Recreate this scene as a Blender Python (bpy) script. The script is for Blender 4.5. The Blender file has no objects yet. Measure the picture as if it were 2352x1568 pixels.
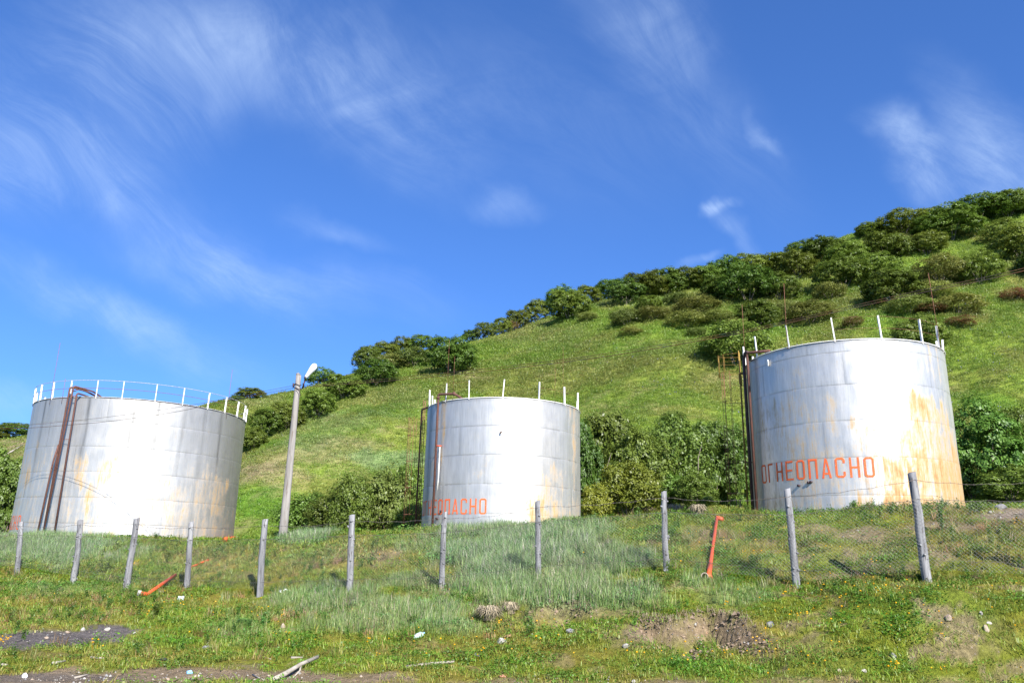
import bpy, bmesh, math, random
import numpy as np
from mathutils import Vector, Matrix

# ------------------------------------------------------------------ camera, sky, sun, exposure
sc = bpy.context.scene
COL = sc.collection
FPX = 1801.0                                   # focal length in 2352-wide photo pixels (18 mm on a 23.5 mm sensor)
TH = math.radians(15.5); RO = math.radians(1.2)
f_ = np.array([0, math.cos(TH), math.sin(TH)]); u0 = np.array([0, -math.sin(TH), math.cos(TH)]); r0 = np.array([1., 0, 0])
R_ = r0*math.cos(RO)+u0*math.sin(RO); U_ = u0*math.cos(RO)-r0*math.sin(RO)
CAM = np.array([0, 0, 1.6])
cam = bpy.data.cameras.new('camera'); co = bpy.data.objects.new('camera', cam); COL.objects.link(co)
co.matrix_world = Matrix(((R_[0], U_[0], -f_[0], CAM[0]), (R_[1], U_[1], -f_[1], CAM[1]), (R_[2], U_[2], -f_[2], CAM[2]), (0, 0, 0, 1)))
cam.sensor_width = 23.5; cam.lens = 23.5*FPX/2352; cam.clip_end = 3000; cam.clip_start = .1
sc.camera = co
SUN_EL = math.radians(37); SUN_AZ = math.radians(155.5)     # azimuth clockwise from +Y
sun_dir = Vector((math.sin(SUN_AZ)*math.cos(SUN_EL), math.cos(SUN_AZ)*math.cos(SUN_EL), math.sin(SUN_EL)))
sl = bpy.data.lights.new('sun', 'SUN'); sl.energy = 4.9; sl.angle = math.radians(.53); sl.color = (1, .955, .88)
so = bpy.data.objects.new('sun', sl); COL.objects.link(so); so.rotation_euler = sun_dir.to_track_quat('Z', 'Y').to_euler()
sc.view_settings.view_transform = 'Standard'; sc.view_settings.look = 'None'; sc.view_settings.gamma = 1
sc.view_settings.use_curve_mapping = False
sc.view_settings.exposure = 1.18

def nd(nt, typ, **k):
    n = nt.nodes.new(typ)
    for a, v in k.items():
        if a.startswith('i_'):
            key = a[2:]; key = int(key) if key.isdigit() else key.replace('_', ' ')
            n.inputs[key].default_value = v
        else: setattr(n, a, v)
    return n
def mth(nt, op, a, b=None, clamp=False):
    n = nt.nodes.new('ShaderNodeMath'); n.operation = op; n.use_clamp = clamp
    for i, v in enumerate((a, b)):
        if v is None: continue
        if isinstance(v, (int, float)): n.inputs[i].default_value = v
        else: nt.links.new(v, n.inputs[i])
    return n.outputs[0]
def mixc(nt, fac, a, b, blend='MIX'):
    n = nt.nodes.new('ShaderNodeMix'); n.data_type = 'RGBA'; n.blend_type = blend
    for i, v in ((0, fac), (6, a), (7, b)):
        if isinstance(v, (int, float)): n.inputs[i].default_value = v
        elif isinstance(v, tuple): n.inputs[i].default_value = (*v[:3], 1)
        else: nt.links.new(v, n.inputs[i])
    return n.outputs[2]
def ramp(nt, v, p0, p1, a=0., b=1.):
    n = nt.nodes.new('ShaderNodeMapRange'); n.interpolation_type = 'SMOOTHSTEP'
    nt.links.new(v, n.inputs[0]); n.inputs[1].default_value = p0; n.inputs[2].default_value = p1
    n.inputs[3].default_value = a; n.inputs[4].default_value = b
    return n.outputs[0]

world = bpy.data.worlds.new("World"); sc.world = world; world.use_nodes = True
nt = world.node_tree; nt.nodes.clear()
sky = nd(nt, 'ShaderNodeTexSky', sky_type='NISHITA', sun_disc=False, sun_elevation=SUN_EL, sun_rotation=SUN_AZ, altitude=50,
         air_density=1.0, dust_density=.15, ozone_density=2.2)
tc = nd(nt, 'ShaderNodeTexCoord')
def vdot(v, w):
    n = nt.nodes.new('ShaderNodeVectorMath'); n.operation = 'DOT_PRODUCT'; nt.links.new(v, n.inputs[0]); n.inputs[1].default_value = tuple(w); return n.outputs['Value']
d = tc.outputs['Generated']
df = vdot(d, f_); dfc = mth(nt, 'MAXIMUM', df, .12)
qx = mth(nt, 'DIVIDE', vdot(d, R_), dfc); qy = mth(nt, 'DIVIDE', vdot(d, U_), dfc)
cmb = nd(nt, 'ShaderNodeCombineXYZ'); nt.links.new(qx, cmb.inputs[0]); nt.links.new(qy, cmb.inputs[1])
w1 = nd(nt, 'ShaderNodeTexNoise', i_Scale=2.2, i_Detail=3.); nt.links.new(d, w1.inputs['Vector'])
wv = nt.nodes.new('ShaderNodeVectorMath'); wv.operation = 'SUBTRACT'; nt.links.new(w1.outputs['Color'], wv.inputs[0]); wv.inputs[1].default_value = (.5, .5, .5)
def warped(amount, src):
    a = nt.nodes.new('ShaderNodeVectorMath'); a.operation = 'SCALE'; nt.links.new(wv.outputs[0], a.inputs[0]); a.inputs['Scale'].default_value = amount
    b = nt.nodes.new('ShaderNodeVectorMath'); b.operation = 'ADD'; nt.links.new(src, b.inputs[0]); nt.links.new(a.outputs[0], b.inputs[1]); return b.outputs[0]
w3 = nd(nt, 'ShaderNodeTexNoise', i_Scale=14., i_Detail=4.); nt.links.new(d, w3.inputs['Vector'])
w3v = nt.nodes.new('ShaderNodeVectorMath'); w3v.operation = 'SUBTRACT'; nt.links.new(w3.outputs['Color'], w3v.inputs[0]); w3v.inputs[1].default_value = (.5, .5, .5)
w3s = nt.nodes.new('ShaderNodeVectorMath'); w3s.operation = 'SCALE'; nt.links.new(w3v.outputs[0], w3s.inputs[0]); w3s.inputs['Scale'].default_value = .07
wq0 = nt.nodes.new('ShaderNodeVectorMath'); wq0.operation = 'ADD'; nt.links.new(warped(.12, cmb.outputs[0]), wq0.inputs[0]); nt.links.new(w3s.outputs[0], wq0.inputs[1])
wq = wq0.outputs[0]
clouds = [  # centre x, y in the photo, half sizes, angle (down to the right), density : thin cirrus veils
 (230,170,330,170,-20,.62),(50,330,190,130,20,.60),(620,120,420,120,8,.52),(900,240,210,95,35,.46),(400,480,360,80,32,.55),(330,330,200,90,-20,.3),
 (620,610,320,60,12,.52),(120,640,300,45,18,.50),(390,770,280,55,25,.36),(70,930,200,40,10,.4),(1490,50,150,100,40,.55),(1620,260,280,100,50,.24),(1150,435,66,34,20,.42),
 (800,505,100,28,22,.38),(1655,474,34,20,-20,1.15),(1695,545,80,22,50,.5),(1775,315,60,16,60,.45),(2070,300,80,40,35,.75),(2130,400,120,45,60,.6),
 (2210,470,200,60,45,.35),(2270,320,190,70,50,.52),(2320,430,150,70,20,.45),(1600,612,40,14,-10,.6),(1280,240,260,160,40,.16)]
acc = None
for (cx, cy, rx, ry, an, am) in clouds:
    mp = nd(nt, 'ShaderNodeMapping', vector_type='TEXTURE')
    nt.links.new(wq, mp.inputs[0]); mp.inputs['Location'].default_value = ((cx-1176)/FPX, (784-cy)/FPX, 0)
    mp.inputs['Rotation'].default_value = (0, 0, math.radians(-an)); mp.inputs['Scale'].default_value = (rx/FPX, ry/FPX, 1)
    ln = nt.nodes.new('ShaderNodeVectorMath'); ln.operation = 'LENGTH'; nt.links.new(mp.outputs[0], ln.inputs[0])
    g = ramp(nt, ln.outputs['Value'], 1.75, -.2, 0., am)
    acc = g if acc is None else mth(nt, 'ADD', acc, g)
acc = mth(nt, 'MULTIPLY', acc, ramp(nt, df, .2, .5))
outm = ramp(nt, df, .80, .45, 0., .34)           # the same thin cirrus goes on all round the sky
acc = mth(nt, 'ADD', acc, outm)
ms = nd(nt, 'ShaderNodeMapping', vector_type='TEXTURE'); nt.links.new(warped(.22, cmb.outputs[0]), ms.inputs[0]); ms.inputs['Rotation'].default_value = (0, 0, math.radians(-38)); ms.inputs['Scale'].default_value = (.36, .095, 1)
n1 = nd(nt, 'ShaderNodeTexNoise', i_Scale=1.0, i_Detail=11., i_Roughness=.70, i_Distortion=.7); nt.links.new(ms.outputs[0], n1.inputs['Vector'])
n2 = nd(nt, 'ShaderNodeTexNoise', i_Scale=4.5, i_Detail=7., i_Roughness=.6, i_Distortion=.8); nt.links.new(warped(.4, d), n2.inputs['Vector'])
den = mth(nt, 'MULTIPLY', ramp(nt, n1.outputs['Fac'], .30, .74, .26, 1.36), ramp(nt, n2.outputs['Fac'], .30, .70, .45, 1.1))
den = mth(nt, 'MULTIPLY', acc, den, clamp=True)
den = mth(nt, 'MULTIPLY', den, .45)
gmn = nd(nt, 'ShaderNodeGamma', i_Gamma=.8); nt.links.new(sky.outputs[0], gmn.inputs[0])
skyc = mixc(nt, 1.0, gmn.outputs[0], (.385, .72, 1.36), 'MULTIPLY')
SKYGAIN = skyc
cl = mixc(nt, den, SKYGAIN, (4.2, 5.3, 6.9))
bg = nd(nt, 'ShaderNodeBackground'); nt.links.new(cl, bg.inputs[0]); bg.inputs[1].default_value = .088
wo = nd(nt, 'ShaderNodeOutputWorld'); nt.links.new(bg.outputs[0], wo.inputs[0])

# ------------------------------------------------------------------ helpers
rng = np.random.default_rng(7); rnd = random.Random(11)
def ray(px, py): return f_ + R_*(px-1176)/FPX + U_*(784-py)/FPX
def at(px, py, Y):
    d = ray(px, py); return CAM + d*(Y/d[1])
def proj(P):
    v = P-CAM; z = np.maximum(v@f_, .3); return 1176+FPX*(v@R_)/z, 784-FPX*(v@U_)/z
def _hash(ix, iy, s):
    n = (ix.astype(np.int64)*374761393 + iy.astype(np.int64)*668265263 + s*1274126177) & 0xffffffff
    n = ((n ^ (n >> 13))*1274126177) & 0xffffffff
    return ((n ^ (n >> 16)) & 0xffff)/65535.0
def vnoise(x, y, s=0):
    ix = np.floor(x); iy = np.floor(y); fx = x-ix; fy = y-iy
    fx = fx*fx*fx*(fx*(fx*6-15)+10); fy = fy*fy*fy*(fy*(fy*6-15)+10)
    a = _hash(ix, iy, s); b = _hash(ix+1, iy, s); c = _hash(ix, iy+1, s); e = _hash(ix+1, iy+1, s)
    return (a*(1-fx)+b*fx)*(1-fy)+(c*(1-fx)+e*fx)*fy
def fbm(x, y, s=0, o=4):
    t = 0; am = .5; n = 0
    for k in range(o):
        t = t + am*vnoise(x*2**k+17.3*k, y*2**k-9.1*k, s+k); n += am; am *= .5
    return t/n
def sst(x, a, b):
    t = np.clip((x-a)/(b-a), 0, 1); return t*t*(3-2*t)

def tag(o, label=None, cat=None, group=None, kind=None):
    if label: o['label'] = label
    if cat: o['category'] = cat
    if group: o['group'] = group
    if kind: o['kind'] = kind
    return o
def empty(name, loc, label, cat, group=None):
    o = bpy.data.objects.new(name, None); COL.objects.link(o); o.location = tuple(loc); o.empty_display_size = .3
    return tag(o, label, cat, group)
def mesh_from(name, V, Fc, mat, smooth=True):
    me = bpy.data.meshes.new(name); me.from_pydata([tuple(v) for v in V], [], [tuple(int(i) for i in q) for q in Fc])
    if mat: me.materials.append(mat)
    if smooth: me.polygons.foreach_set('use_smooth', [True]*len(me.polygons))
    me.update(); return me
def link(name, me, parent=None):
    """links a mesh whose coordinates are world space; the object keeps its place when parented"""
    o = bpy.data.objects.new(name, me); COL.objects.link(o)
    if parent is not None:
        o.parent = parent; o.matrix_parent_inverse = (Matrix.Translation(parent.location) if parent.type == 'EMPTY' else parent.matrix_world).inverted()
    return o
class MB:
    def __init__(s): s.V = []; s.F = []
    def add(s, V, F):
        n = len(s.V); s.V += [tuple(map(float, v)) for v in V]; s.F += [tuple(i+n for i in q) for q in F]; return s
    def tube(s, pts, r, n=8, cap=True, wob=0):
        pts = [np.array(p, float) for p in pts]; k = len(pts)
        rr = r if hasattr(r, '__len__') else [r]*k
        V = []; F = []; prev = None
        for i, p in enumerate(pts):
            t = pts[min(i+1, k-1)]-pts[max(i-1, 0)]; t = t/(np.linalg.norm(t)+1e-9)
            if prev is None:
                a = np.array([0, 0, 1.]) if abs(t[2]) < .9 else np.array([1., 0, 0]); a = np.cross(t, a)
            else: a = prev - t*np.dot(prev, t)
            a = a/(np.linalg.norm(a)+1e-9); prev = a; b = np.cross(t, a)
            for j in range(n):
                q = 2*math.pi*j/n; w = 1+wob*(rnd.random()-.5)
                V.append(p+(a*math.cos(q)+b*math.sin(q))*rr[i]*w)
        for i in range(k-1):
            for j in range(n):
                F.append((i*n+j, i*n+(j+1) % n, (i+1)*n+(j+1) % n, (i+1)*n+j))
        if cap: F.append(tuple(range(n))[::-1]); F.append(tuple(range((k-1)*n, k*n)))
        return s.add(V, F)
    def box(s, c, size, rot=None):
        c = np.array(c, float); h = np.array(size)/2
        V = np.array([(x, y, z) for x in (-1, 1) for y in (-1, 1) for z in (-1, 1)])*h
        if rot is not None: V = V@np.array(rot).T
        return s.add(V+c, [(0, 1, 3, 2), (4, 6, 7, 5), (0, 4, 5, 1), (2, 3, 7, 6), (0, 2, 6, 4), (1, 5, 7, 3)])
    def build(s, name, mat, parent=None, smooth=True, **k):
        o = link(name, mesh_from(name, s.V, s.F, mat, smooth), parent); tag(o, **k); return o

# ------------------------------------------------------------------ materials
def material(name):
    m = bpy.data.materials.new(name); m.use_nodes = True; t = m.node_tree; return m, t, t.nodes['Principled BSDF']
def noisy(name, c1, c2, scale=8, rough=.8, bump=.0, metallic=0, detail=6, stretch=(1, 1, 1), c3=None, th=(.35, .65), spec=.3, coord='Object'):
    m, t, p = material(name)
    tcn = t.nodes.new('ShaderNodeTexCoord'); mp = t.nodes.new('ShaderNodeMapping'); mp.inputs['Scale'].default_value = stretch
    t.links.new(tcn.outputs[coord], mp.inputs[0])
    n = nd(t, 'ShaderNodeTexNoise', i_Scale=float(scale), i_Detail=float(detail), i_Roughness=.6); t.links.new(mp.outputs[0], n.inputs['Vector'])
    c = mixc(t, ramp(t, n.outputs['Fac'], *th), c1, c2)
    if c3:
        n2 = nd(t, 'ShaderNodeTexNoise', i_Scale=scale*2.7, i_Detail=5.); t.links.new(mp.outputs[0], n2.inputs['Vector'])
        c = mixc(t, ramp(t, n2.outputs['Fac'], .58, .68), c, c3)
    t.links.new(c, p.inputs['Base Color']); p.inputs['Roughness'].default_value = rough; p.inputs['Metallic'].default_value = metallic
    p.inputs['Specular IOR Level'].default_value = spec
    if bump:
        b = nd(t, 'ShaderNodeBump', i_Strength=bump, i_Distance=.02); t.links.new(n.outputs['Fac'], b.inputs['Height']); t.links.new(b.outputs[0], p.inputs['Normal'])
    return m
M_wood = noisy('weathered post wood', (.13, .13, .14), (.27, .27, .275), 12, .9, .8, stretch=(1, 1, .12), c3=(.07, .06, .055))
M_pole = noisy('weathered pole wood', (.185, .17, .158), (.29, .27, .25), 9, .9, .6, stretch=(1, 1, .08), c3=(.14, .11, .09))
M_white = noisy('white metal paint', (.78, .78, .76), (.70, .69, .66), 10, .5, c3=(.45, .25, .12))
M_lamp = noisy('lamp housing', (.82, .83, .84), (.76, .77, .78), 4, .35)
M_rust = noisy('rusty pipe', (.125, .055, .042), (.085, .045, .038), 12, .7, .3, stretch=(1, 1, .3), c3=(.20, .075, .04))
M_rustd = noisy('dark pipe', (.035, .025, .03), (.07, .04, .04), 12, .6, .2)
M_rodm = noisy('rusty rod', (.16, .07, .05), (.22, .09, .05), 12, .8)
M_grail = noisy('grey railing', (.40, .41, .42), (.25, .22, .20), 10, .6)
M_yel = noisy('yellow ladder paint', (.30, .19, .03), (.20, .12, .03), 14, .6, c3=(.18, .08, .04))
M_red = noisy('orange red pipe paint', (.58, .085, .025), (.50, .075, .024), 16, .5, c3=(.30, .08, .05))
M_letter = noisy('red letter paint', (.74, .11, .03), (.66, .14, .04), 9, .65, c3=(.60, .26, .12), coord='Object')
M_cable = noisy('old cable', (.035, .03, .028), (.12, .05, .02), 1.3, .7, c3=(.03, .045, .07))
M_wire = noisy('zinc wire', (.22, .22, .21), (.32, .32, .31), 3, .5, metallic=.3)
M_bwire = noisy('barbed wire', (.09, .08, .08), (.16, .13, .11), 3, .7)
M_rockg = noisy('grey rock', (.16, .16, .165), (.24, .235, .23), 9, .9, .6)
M_rockt = noisy('tan rock', (.26, .20, .15), (.36, .30, .24), 9, .9, .6)
M_rockw = noisy('pale rock', (.27, .255, .22), (.38, .36, .325), 9, .9, .6)
M_brick = noisy('brick rubble', (.30, .12, .07), (.38, .2, .13), 9, .9, .4)
M_stick = noisy('bleached wood', (.26, .23, .19), (.38, .345, .30), 7, .85, .4, stretch=(.2, 1, 1))
M_straw = noisy('straw', (.36, .30, .20), (.25, .21, .14), 14, .9)
M_blue = noisy('blue plastic', (.18, .42, .75), (.30, .55, .85), 5, .4)
M_plas = noisy('pale plastic', (.62, .75, .74), (.48, .62, .62), 5, .3)
M_wplas = noisy('white plastic', (.85, .85, .87), (.7, .72, .8), 5, .3)
M_black = noisy('black scrap', (.02, .02, .02), (.05, .05, .05), 5, .6)
M_soil = noisy('dark soil', (.17, .125, .09), (.27, .20, .14), 7, .95, .6)
M_trunk = noisy('bark', (.26, .22, .18), (.16, .13, .10), 12, .9, .5)

def foliage_mat(name, base, var, transl=.35, hsv=.04):
    m, t, p = material(name); t.nodes.remove(p)
    out = [n for n in t.nodes if n.type == 'OUTPUT_MATERIAL'][0]
    oi = t.nodes.new('ShaderNodeObjectInfo'); at_ = nd(t, 'ShaderNodeAttribute', attribute_name='leaf')
    c = mixc(t, at_.outputs['Fac'], base, var)
    hs = t.nodes.new('ShaderNodeHueSaturation'); t.links.new(c, hs.inputs['Color'])
    t.links.new(ramp(t, oi.outputs['Random'], 0, 1, .5-hsv, .5+hsv*.2), hs.inputs['Hue'])
    mr = mth(t, 'MULTIPLY', oi.outputs['Random'], 7.31); fr = mth(t, 'FRACT', mr)
    t.links.new(ramp(t, fr, 0, 1, .80, 1.25), hs.inputs['Value'])
    df = t.nodes.new('ShaderNodeBsdfDiffuse'); tr = t.nodes.new('ShaderNodeBsdfTranslucent'); gl = nd(t, 'ShaderNodeBsdfGlossy', i_Roughness=.45)
    for n in (df, tr): t.links.new(hs.outputs[0], n.inputs[0])
    gl.inputs[0].default_value = (.6, .6, .6, 1)
    mx = t.nodes.new('ShaderNodeMixShader'); mx.inputs[0].default_value = transl; t.links.new(df.outputs[0], mx.inputs[1]); t.links.new(tr.outputs[0], mx.inputs[2])
    m2 = t.nodes.new('ShaderNodeMixShader'); m2.inputs[0].default_value = .035; t.links.new(mx.outputs[0], m2.inputs[1]); t.links.new(gl.outputs[0], m2.inputs[2])
    t.links.new(m2.outputs[0], out.inputs[0]); return m
M_leaf = foliage_mat('dark leaves', (.062, .122, .016), (.140, .215, .030))
M_leafl = foliage_mat('light leaves', (.130, .185, .034), (.200, .240, .060))
M_leafy = foliage_mat('yellow green leaves', (.13, .17, .016), (.21, .235, .035))
M_leafr = foliage_mat('reddish leaves', (.20, .09, .035), (.12, .13, .035))
M_leafm = foliage_mat('fresh leaves', (.085, .155, .022), (.165, .255, .045))
M_leafb = foliage_mat('near leaves', (.058, .125, .017), (.135, .225, .036))
def grass_mat(name, gloss=.04):
    m, t, p = material(name); t.nodes.remove(p)
    out = [n for n in t.nodes if n.type == 'OUTPUT_MATERIAL'][0]
    a = nd(t, 'ShaderNodeAttribute', attribute_name='tint', attribute_type='INSTANCER'); b = nd(t, 'ShaderNodeAttribute', attribute_name='leaf')
    c = mixc(t, 1.0, a.outputs['Color'], b.outputs['Color'], 'MULTIPLY')
    df = t.nodes.new('ShaderNodeBsdfDiffuse'); tr = t.nodes.new('ShaderNodeBsdfTranslucent'); gl = nd(t, 'ShaderNodeBsdfGlossy', i_Roughness=.5)
    for n in (df, tr): t.links.new(c, n.inputs[0])
    gl.inputs[0].default_value = (.7, .7, .7, 1)
    mx = t.nodes.new('ShaderNodeMixShader'); mx.inputs[0].default_value = .35; t.links.new(df.outputs[0], mx.inputs[1]); t.links.new(tr.outputs[0], mx.inputs[2])
    m2 = t.nodes.new('ShaderNodeMixShader'); m2.inputs[0].default_value = gloss; t.links.new(mx.outputs[0], m2.inputs[1]); t.links.new(gl.outputs[0], m2.inputs[2])
    t.links.new(m2.outputs[0], out.inputs[0]); return m
M_grass = grass_mat('grass blades')

# ------------------------------------------------------------------ terrain
def zat(px, py, Y): return at(px, py, Y)[2]
cols = [-900, -300, 0, 200, 430, 600, 800, 1015, 1240, 1530, 1830, 2130, 2352, 2700, 3300]
def ip(tab, px): return float(np.interp(px, [t[0] for t in tab], [t[1] for t in tab]))
FY = [(-900, 30), (0, 26), (200, 24), (430, 21.5), (600, 20), (800, 18.8), (1015, 18), (1240, 17.5), (1530, 16.5), (1830, 15.3), (2130, 14.3), (2352, 13.8), (2900, 13)]
FP = [(-900, 1290), (0, 1308), (200, 1333), (430, 1359), (600, 1366), (800, 1361), (1015, 1356), (1240, 1334), (1530, 1316), (1830, 1350), (2130, 1328), (2352, 1335), (2900, 1350)]
CY = [(-900, 35), (0, 30), (200, 29), (430, 28), (600, 27), (800, 25), (1015, 23.5), (1240, 22.5), (1530, 21.5), (1830, 20), (2130, 19), (2352, 18.5), (2900, 18)]
CP = [(-900, 1232), (0, 1240), (200, 1243), (430, 1248), (600, 1246), (800, 1230), (1015, 1220), (1240, 1216), (1530, 1188), (1830, 1186), (2130, 1171), (2352, 1168), (2900, 1165)]
RY = [(-900, 150), (0, 135), (300, 118), (545, 108), (1000, 124), (1600, 150), (2352, 172), (2900, 185)]
RP = [(-900, 1060), (-300, 1030), (0, 1008), (60, 998), (300, 962), (545, 926), (600, 902), (700, 872), (820, 840), (1000, 800), (1100, 778), (1270, 726), (1400, 694), (1600, 655), (1850, 604), (2000, 566), (2150, 530), (2352, 492), (2900, 420)]
HY = [(-900, 75), (0, 70), (430, 62), (600, 56), (1015, 58), (1240, 58), (1530, 52), (1830, 55), (2352, 54), (2900, 54)]
HZ = [(-900, 1.6), (0, 1.8), (430, 2.3), (600, 2.5), (1015, 2.7), (1240, 3.0), (1530, zat(1530, 1152, 52)), (1830, 5.0), (2352, zat(2352, 1152, 54)), (2900, 6.5)]
pc = np.linspace(-1200, 3500, 200)
K = []
for px in pc:
    fY = ip(FY, px); cY = ip(CY, px); hY = ip(HY, px); rY = ip(RY, px)
    zf = zat(px, ip(FP, px), fY); zc = zat(px, ip(CP, px), cY); zh = ip(HZ, px); zr = zat(px, ip(RP, px), rY)
    run = rY-hY; rise = zr-zh
    K.append([(-80, -.3), (2, 0), (11.2, .02), (fY-1.2, zf-.22), (fY, zf), ((fY+cY)/2, (zf+zc)/2+.12), (cY, zc), (cY+4, zc+.02), (hY, zh),
              (hY+.14*run, zh+.11*rise), (hY+.55*run, zh+.575*rise), (rY, zr), (rY+14, zr+1.5), (rY+60, zr-4), (rY+500, zr-30)])
K = np.array(K)                                       # columns x knots x (Y, z)
ker = np.exp(-np.linspace(-2, 2, 9)**2); ker /= ker.sum()
Kp = np.pad(K, ((4, 4), (0, 0), (0, 0)), mode='edge')
K = sum(Kp[i:i+len(K)]*ker[i] for i in range(9))
ac = np.array([ray(p, 1250)[0]/ray(p, 1250)[1] for p in pc])
TANKS = {}
def base_h(x, y):
    a = np.clip(x/np.maximum(y, 7.), ac[0], ac[-1])
    t = np.interp(a, ac, np.arange(len(ac))); i = np.minimum(t.astype(int), len(ac)-2); fr = (t-i)[:, None]
    Y = K[i, :, 0]*(1-fr)+K[i+1, :, 0]*fr; Z = K[i, :, 1]*(1-fr)+K[i+1, :, 1]*fr
    dl = (Z[:, 1:]-Z[:, :-1])/(Y[:, 1:]-Y[:, :-1]); m = np.zeros_like(Y)
    m[:, 0] = dl[:, 0]; m[:, -1] = dl[:, -1]
    p_ = dl[:, :-1]*dl[:, 1:]; m[:, 1:-1] = np.where(p_ > 0, 2*p_/(dl[:, :-1]+dl[:, 1:]+1e-12*np.sign(dl[:, :-1]+1e-9)), 0)
    z = np.zeros(len(x)); yy = np.clip(y, Y[:, 0], Y[:, -1])
    for k in range(Y.shape[1]-1):
        h = Y[:, k+1]-Y[:, k]; s = (yy-Y[:, k])/h; ok = (s >= 0) & (s <= 1); s = np.clip(s, 0, 1)
        v = (2*s**3-3*s**2+1)*Z[:, k]+(s**3-2*s**2+s)*h*m[:, k]+(-2*s**3+3*s**2)*Z[:, k+1]+(s**3-s**2)*h*m[:, k+1]
        z = np.where(ok, v, z)
    return z
def seg_cut(x, y, P, depth, width, wob, s):
    """a small eroded scarp: ground drops by depth just in front of the line P and comes back over width"""
    Px = [p[0] for p in P]; Py = [p[1] for p in P]
    yl = np.interp(x, Px, Py)+wob*(fbm(x*1.6, x*0+3, s)-.5)*2+.12*wob*(fbm(x*4, x*0+3, s+5)-.5)
    ends = sst(x, Px[0], Px[0]+.8)*(1-sst(x, Px[-1]-.8, Px[-1]))
    t = yl-y
    return depth*ends*sst(t, 0, .26)*(1-sst(t, .3, width))
CUTS = []
def H(x, y):
    x = np.atleast_1d(np.asarray(x, float)); y = np.atleast_1d(np.asarray(y, float))
    z = base_h(x, y)
    hill = sst(y, 50, 85); near = 1-sst(y, 24, 45)
    z = z+near*((fbm(x*.9, y*.9, 3)-.5)*.34*sst(y, 9, 15)+(fbm(x*4, y*4, 5, 3)-.5)*.09)
    z = z+hill*((fbm(x/14, y/14, 8, 3)-.5)*3.0+(fbm(x/3.2, y/3.2, 9, 3)-.5)*.8)+(1-near)*(fbm(x/1.7, y/1.7, 10, 3)-.5)*.22
    for c in CUTS: z = z-seg_cut(x, y, *c)
    return z
def hit(px, py):
    Y = np.concatenate([np.arange(7, 40, .05), np.arange(40, 230, .25)]); d = ray(px, py)
    P = CAM+d[None, :]*(Y/d[1])[:, None]; g = H(P[:, 0], P[:, 1])-P[:, 2]
    w = np.where(g > 0)[0]
    return P[w[0]] if len(w) else None
def cutline(pts): return [tuple(hit(*p)[:2]) for p in pts]
_c = [(cutline([(1420, 1400), (1480, 1418), (1540, 1424), (1620, 1400), (1700, 1412), (1790, 1462)]), .50, 2.3, .12, 31),
      (cutline([(1130, 1395), (1210, 1385), (1300, 1388), (1400, 1402)]), .30, 1.2, .12, 41),
      (cutline([(1360, 1172), (1420, 1168), (1480, 1176)]), .5, 2.2, .1, 51),
      (cutline([(1700, 1415), (1830, 1440), (1940, 1480)]), .12, .9, .12, 61)]
CUTS = _c
Rt, Mt, Lt = 'R', 'M', 'L'
for key, az, D, R, top, h in ((Lt, -25.2, 46.2, 5.2, 8.60, 7.0), (Mt, -.5, 43.4, 4.27, 9.50, 7.25), (Rt, 23.45, 38.5, 4.27, 10.66, 7.5)):
    a = math.radians(az); TANKS[key] = dict(c=np.array([D*math.sin(a), D*math.cos(a)]), az=a, R=R, top=top, base=top-h, h=h)

# colour regions of the ground, each a noisy ellipse: photo centre, half sizes, strength
DIRT = [(1605, 1450, 175, 40, 1.2), (1720, 1470, 90, 22, 1), (1480, 1455, 60, 22, .9), (1540, 1475, 120, 18, .6), (380, 1556, 420, 24, 1.1), (120, 1566, 300, 26, 1.0), (700, 1556, 260, 20, 1.0), (1200, 1580, 500, 22, .8), (1900, 1575, 400, 18, .5),
        (890, 1290, 70, 22, .7), (700, 1262, 70, 12, .6), (1130, 1240, 30, 12, .35), (1640, 1225, 90, 14, .5), (1870, 1218, 70, 16, .65), (1985, 1225, 60, 22, .75), (2150, 1205, 90, 14, .8), (2310, 1182, 90, 18, 1.0),
        (1420, 1180, 70, 12, .9), (1560, 1170, 90, 8, .6), (2150, 1440, 90, 36, .12), (2270, 1470, 90, 50, .22), (1830, 1480, 90, 24, .4), (1300, 1408, 160, 14, .55), (1150, 1425, 90, 16, .4), (560, 1320, 60, 14, .35), (2060, 1240, 90, 14, .5),
        (60, 1030, 60, 26, .8), (30, 1010, 60, 10, .6), (600, 1075, 70, 26, .5), (680, 1055, 60, 30, .35), (850, 990, 90, 12, .45), (930, 980, 50, 8, .6), (720, 955, 30, 8, .5), (1100, 868, 40, 5, .6), (980, 845, 50, 6, .5),
        (1500, 705, 40, 8, .4), (2240, 720, 60, 10, .4), (2300, 650, 70, 10, .35), (700, 1410, 60, 12, .35), (1210, 1440, 90, 12, .35)]
GRAV = [(130, 1466, 170, 22, 1.2), (250, 1446, 75, 16, 1.1), (20, 1482, 80, 14, 1), (80, 1556, 260, 12, .6), (2310, 1180, 70, 12, .5)]
GLAU = [(100, 1262, 190, 36, 1), (1190, 1275, 200, 62, 1.1), (1360, 1290, 130, 50, .8), (760, 1385, 170, 34, .75), (1250, 1350, 330, 34, .85), (705, 1238, 60, 14, 1), (930, 1415, 300, 42, .7), (1320, 1375, 260, 26, .8), (980, 1345, 110, 24, .6), (560, 1450, 90, 30, .4),
        (1300, 1215, 120, 16, .7), (800, 975, 120, 26, .45), (900, 1055, 90, 22, .9), (700, 1000, 90, 26, .35), (1480, 690, 140, 14, .3), (700, 1010, 60, 30, .4), (1680, 1370, 120, 18, .5), (430, 1225, 90, 12, .5), (150, 1350, 150, 22, .3)]
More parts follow.
